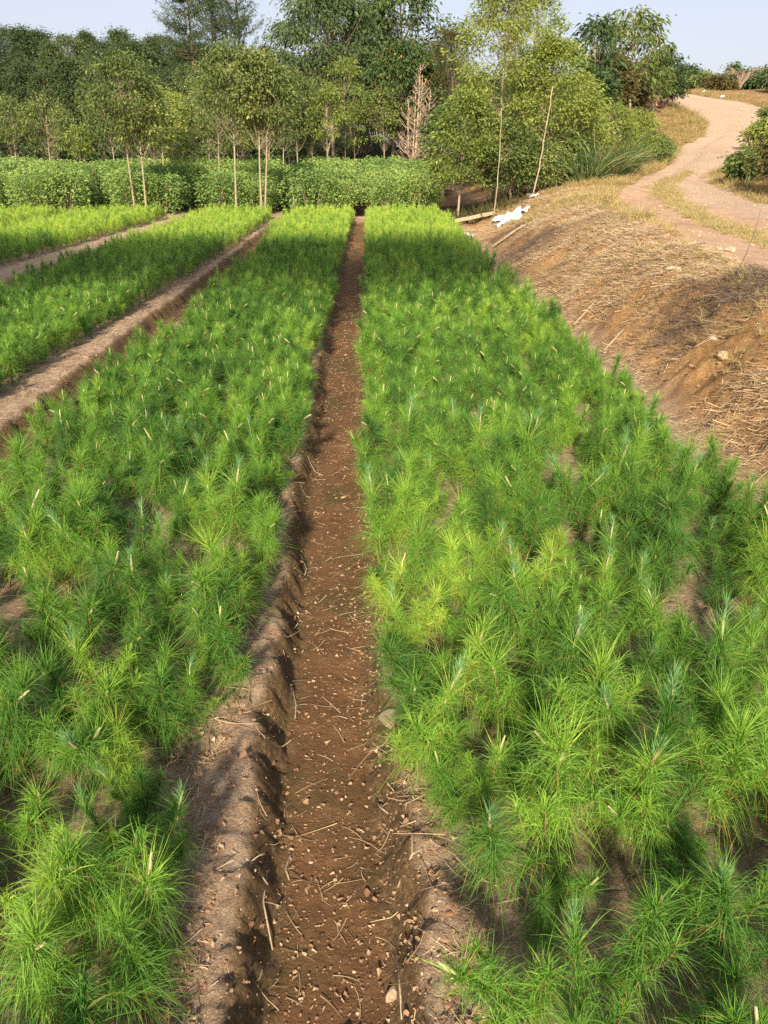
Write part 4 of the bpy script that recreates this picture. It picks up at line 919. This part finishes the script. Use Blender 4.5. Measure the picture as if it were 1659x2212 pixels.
# dry fern tangle by the white sheet and rusty ferns
b = Bag(); n = 900; yy = g.uniform(16.6, 19, n); xx = foot(yy) - .1 + g.uniform(0, 1.6, n)
L = g.uniform(.15, .4, n); V, F, m = needle_geo(np.stack([xx, yy, HV(xx, yy)], 1), np.stack([g.normal(0, .5, n), g.normal(0, .5, n), np.ones(n)], 1), L, .02, .3, g, 3); b.add(V, F, 0, np.repeat(g.random(n) * .6, m))
link('dry_fern', b.mesh('dry_fern', M['brownleaf']), None, None, 'dry rusty ferns tangled under the bright trees', 'fern', kind='stuff')
# weeds on near bank edge
b = Bag(); x, y_ = gxy(1590, 590, .65); b.add(*tube(curve((0, 0, 0), (.10, .02, .46), (.02, 0, 0), 6), [.004, .004, .003, .003, .002, .001], 4), 0, .3)
link('dead_stalk', b.mesh('dead_stalk', M['twig']), None, (x, y_, H(x, y_)), 'single long thin dead stalk standing at the road edge', 'stalk')
b = Bag()
for k in range(3):
    a = k * 2.1; P = [(0, 0, 0)] + [(math.cos(a) * .12 * math.sin(t) + .05 * t, math.sin(a) * .08 * t, .16 * math.sin(t) + .02) for t in np.linspace(.3, 2.9, 9)]; b.add(*tube(np.array(P), .003, 4), 0, .2)
x, y_ = gxy(1625, 620, .65); link('curled_vine', b.mesh('curled_vine', M['twig']), None, (x, y_, H(x, y_)), 'dark curled dead vine on the bank at the right edge', 'vine')

# ------------------------------------------------------------------ white plastic and other rubbish
def plastic_mat(name, col):
    m, t, p, out = new_mat(name); p.inputs['Base Color'].default_value = (*col, 1); p.inputs['Roughness'].default_value = .45
    g_ = t.nodes.new('ShaderNodeTexCoord'); n = noise(t, 12, 4, .6, .5, g_.outputs['Object']); bump(t, p, n, .5, .03)
    t.links.new(ramp(t, [(.35, tuple(c_ * .62 for c_ in col)), (.6, col)], noise(t, 3.5, 5, .6, .3, g_.outputs['Object'])).outputs[0], p.inputs['Base Color']); return m
M['white'] = plastic_mat('white_plastic', (.82, .84, .88)); M['pink'] = plastic_mat('faded_red_sack', (.62, .30, .26))
def sheet(name, outline, loc, hgt, seed, mat, label, cat, rot=0):
    """crumpled sheet: outline polygon (x,y) filled by a grid, folded by noise"""
    O = np.array(outline, float); mn, mx = O.min(0), O.max(0); n = 34
    gx = np.linspace(mn[0], mx[0], n); gy = np.linspace(mn[1], mx[1], n)
    def inside(px_, py_):
        c = False; j = len(O) - 1
        for i in range(len(O)):
            if (O[i, 1] > py_) != (O[j, 1] > py_) and px_ < (O[j, 0] - O[i, 0]) * (py_ - O[i, 1]) / (O[j, 1] - O[i, 1]) + O[i, 0]: c = not c
            j = i
        return c
    ok = np.array([[inside(a, b_) for a in gx] for b_ in gy]); V = []; F = []; ids = -np.ones((n, n), int)
    def vid(i, j):
        if ids[i, j] < 0:
            x, y_ = gx[j], gy[i]; r = abs(float(fbm(x * 5 + seed, y_ * 3, 3, seed))) * hgt * 3.2 + .35 * hgt * math.exp(-(x * x + y_ * y_) * 8) + .01
            ids[i, j] = len(V); V.append((x, y_, r))
        return ids[i, j]
    for i in range(n - 1):
        for j in range(n - 1):
            if ok[i, j] and ok[i + 1, j] and ok[i, j + 1] and ok[i + 1, j + 1]: F.append((vid(i, j), vid(i, j + 1), vid(i + 1, j + 1), vid(i + 1, j)))
    V = np.array(V); c_, s_ = math.cos(rot), math.sin(rot); W = V.copy(); W[:, 0] = V[:, 0] * c_ - V[:, 1] * s_ + loc[0]; W[:, 1] = V[:, 0] * s_ + V[:, 1] * c_ + loc[1]
    W[:, 2] = V[:, 2] + HV(W[:, 0], W[:, 1]) + .01 - H(*loc); W[:, 0] -= loc[0]; W[:, 1] -= loc[1]
    o = link(name, mesh(name, W, np.array(F), M[mat], None, None, True), None, (loc[0], loc[1], H(*loc)), label, cat)
    md = o.modifiers.new('thick', 'SOLIDIFY'); md.thickness = .004; return o
q = at(1104, 462, 15.3)
sheet('plastic_sheet', [(x_ * 1.15, y_ * 1.9) for x_, y_ in [(-.28, -.25), (-.1, -.32), (.12, -.3), (.14, -.05), (.22, -.12), (.30, .0), (.40, .2), (.30, .22), (.2, .12), (.17, .32), (.02, .38), (-.2, .3), (-.3, .12), (-.12, .02), (-.3, -.12)]], (q[0], 15.3), .075, 5, 'white', 'large crumpled white plastic sheet on the pale earth', 'plastic sheet')
q = at(1142, 428, 17.0); sheet('plastic_bag', [(-.12, -.1), (.1, -.12), (.14, .05), (.0, .16), (-.12, .05)], (q[0], 16.6), .12, 8, 'white', 'small white plastic scrap behind the large sheet', 'plastic bag')
q = at(1000, 492, 13.9); sheet('plastic_bag', [(-.12, -.12), (.08, -.12), (.16, .05), (.06, .14), (-.1, .08)], (max(q[0], 1.66), 14.0), .10, 11, 'white', 'white plastic bag at the corner of the seedling bed', 'plastic bag')
for i, (px, py, Y, s, lab) in enumerate([(1519, 216, 44, .15, 'white scrap of litter at the far crest of the road'), (1557, 226, 41, .14, 'white scrap of litter right of the road crest'), (1600, 246, 36.5, .08, 'tiny white scrap on the road near its right bend')]):
    q = at(px, py, Y); sheet('litter_scrap', [(-s, -s * .6), (s * .8, -s * .5), (s, s * .4), (0, s * .7), (-s * .8, s * .3)], (q[0], Y), s * .5, 20 + i, 'white', lab, 'litter')
q = at(1412, 212, 37.5); o = sheet('red_sack', [(-.32, -.25), (.28, -.3), (.34, .25), (-.2, .3)], (q[0], 36.6), .22, 31, 'pink', 'faded red sack lying on the dirt knoll left of the road', 'sack'); 
# plank
p0, p1 = at(982, 470, 16.4), at(1052, 460, 16.7); d = Vector((p1[0] - p0[0], p1[1] - p0[1], 0)); L = d.length
b = Bag()
secs = 7; Vp = []
for i in range(secs):
    s = i / (secs - 1); c = np.array([p0[0] + d.x * s * 1.25, p0[1] + d.y * s * 1.25, 0]); z = max(H(p0[0], p0[1]), .05) + .05 + s * .13
    ww, hh = .055 * (1 - .1 * s), .032
    for (a_, b_) in ((-1, -1), (-1, .8), (-.8, 1), (.8, 1), (1, .8), (1, -1)): Vp.append((c[0], c[1] + a_ * ww, z + b_ * hh + .004 * math.sin(i * 2)))
Fp = []
for i in range(secs - 1):
    for j in range(6):
        a_, b_ = i * 6 + j, i * 6 + (j + 1) % 6; Fp += [(a_, b_, b_ + 6), (a_, b_ + 6, a_ + 6)]
for j in range(1, 5): Fp += [(0, j, j + 1), ((secs - 1) * 6, (secs - 1) * 6 + j + 1, (secs - 1) * 6 + j)]
b.add(np.array(Vp), np.array(Fp), 0, .6)
link('wooden_plank', b.mesh('wooden_plank', M['pole']), None, None, 'weathered wooden beam at the bed corner left of the white plastic sheet', 'plank')

# ------------------------------------------------------------------ unseen leaf screen added behind the camera to shade a band of the beds
g = np.random.default_rng(55); b = Bag(); n = 3800
yy = g.uniform(-14, -8, n); low = g.random(n) < .02
xl = g.uniform(-26, 1.6, n); wob_ = 1.5 * fbm(xl * .5, yy * 0, 3, 19)      # leaf heights set so their shade lands in an uneven band
yl = np.where(low, g.uniform(-5, 8, n), 8.6 + 1.6 * wob_ + (3.9 - .8 * wob_) * g.random(n)); xl = np.where(low, xl * .8 + 1.5, xl)
Ld = (yl - yy) / LY; xx = xl - Ld * LX; zz = Ld * math.tan(SUN_EL) + .2
V, F = leaf_geo(np.stack([xx, yy, zz], 1), g.normal(0, 1, (n, 3)), g.uniform(.35, .7, n), g.uniform(.2, .4, n), .2, g); b.add(V, F, 0, np.repeat(g.random(n), 4))
for k in range(24):
    x = -41 + k * 2; b.add(*tube(curve((x, -11, 0), (x + .3, -11, 7.5 if x < -8 else 4), (.1, 0, 0), 6), np.linspace(.14, .04, 6), 6), 1, .5)
link('wood', b.mesh('wood', [M['wood'], M['barkdark']]), None, None, 'unseen leaf screen added behind the photographer to shade a band of the beds', 'wood', kind='stuff')
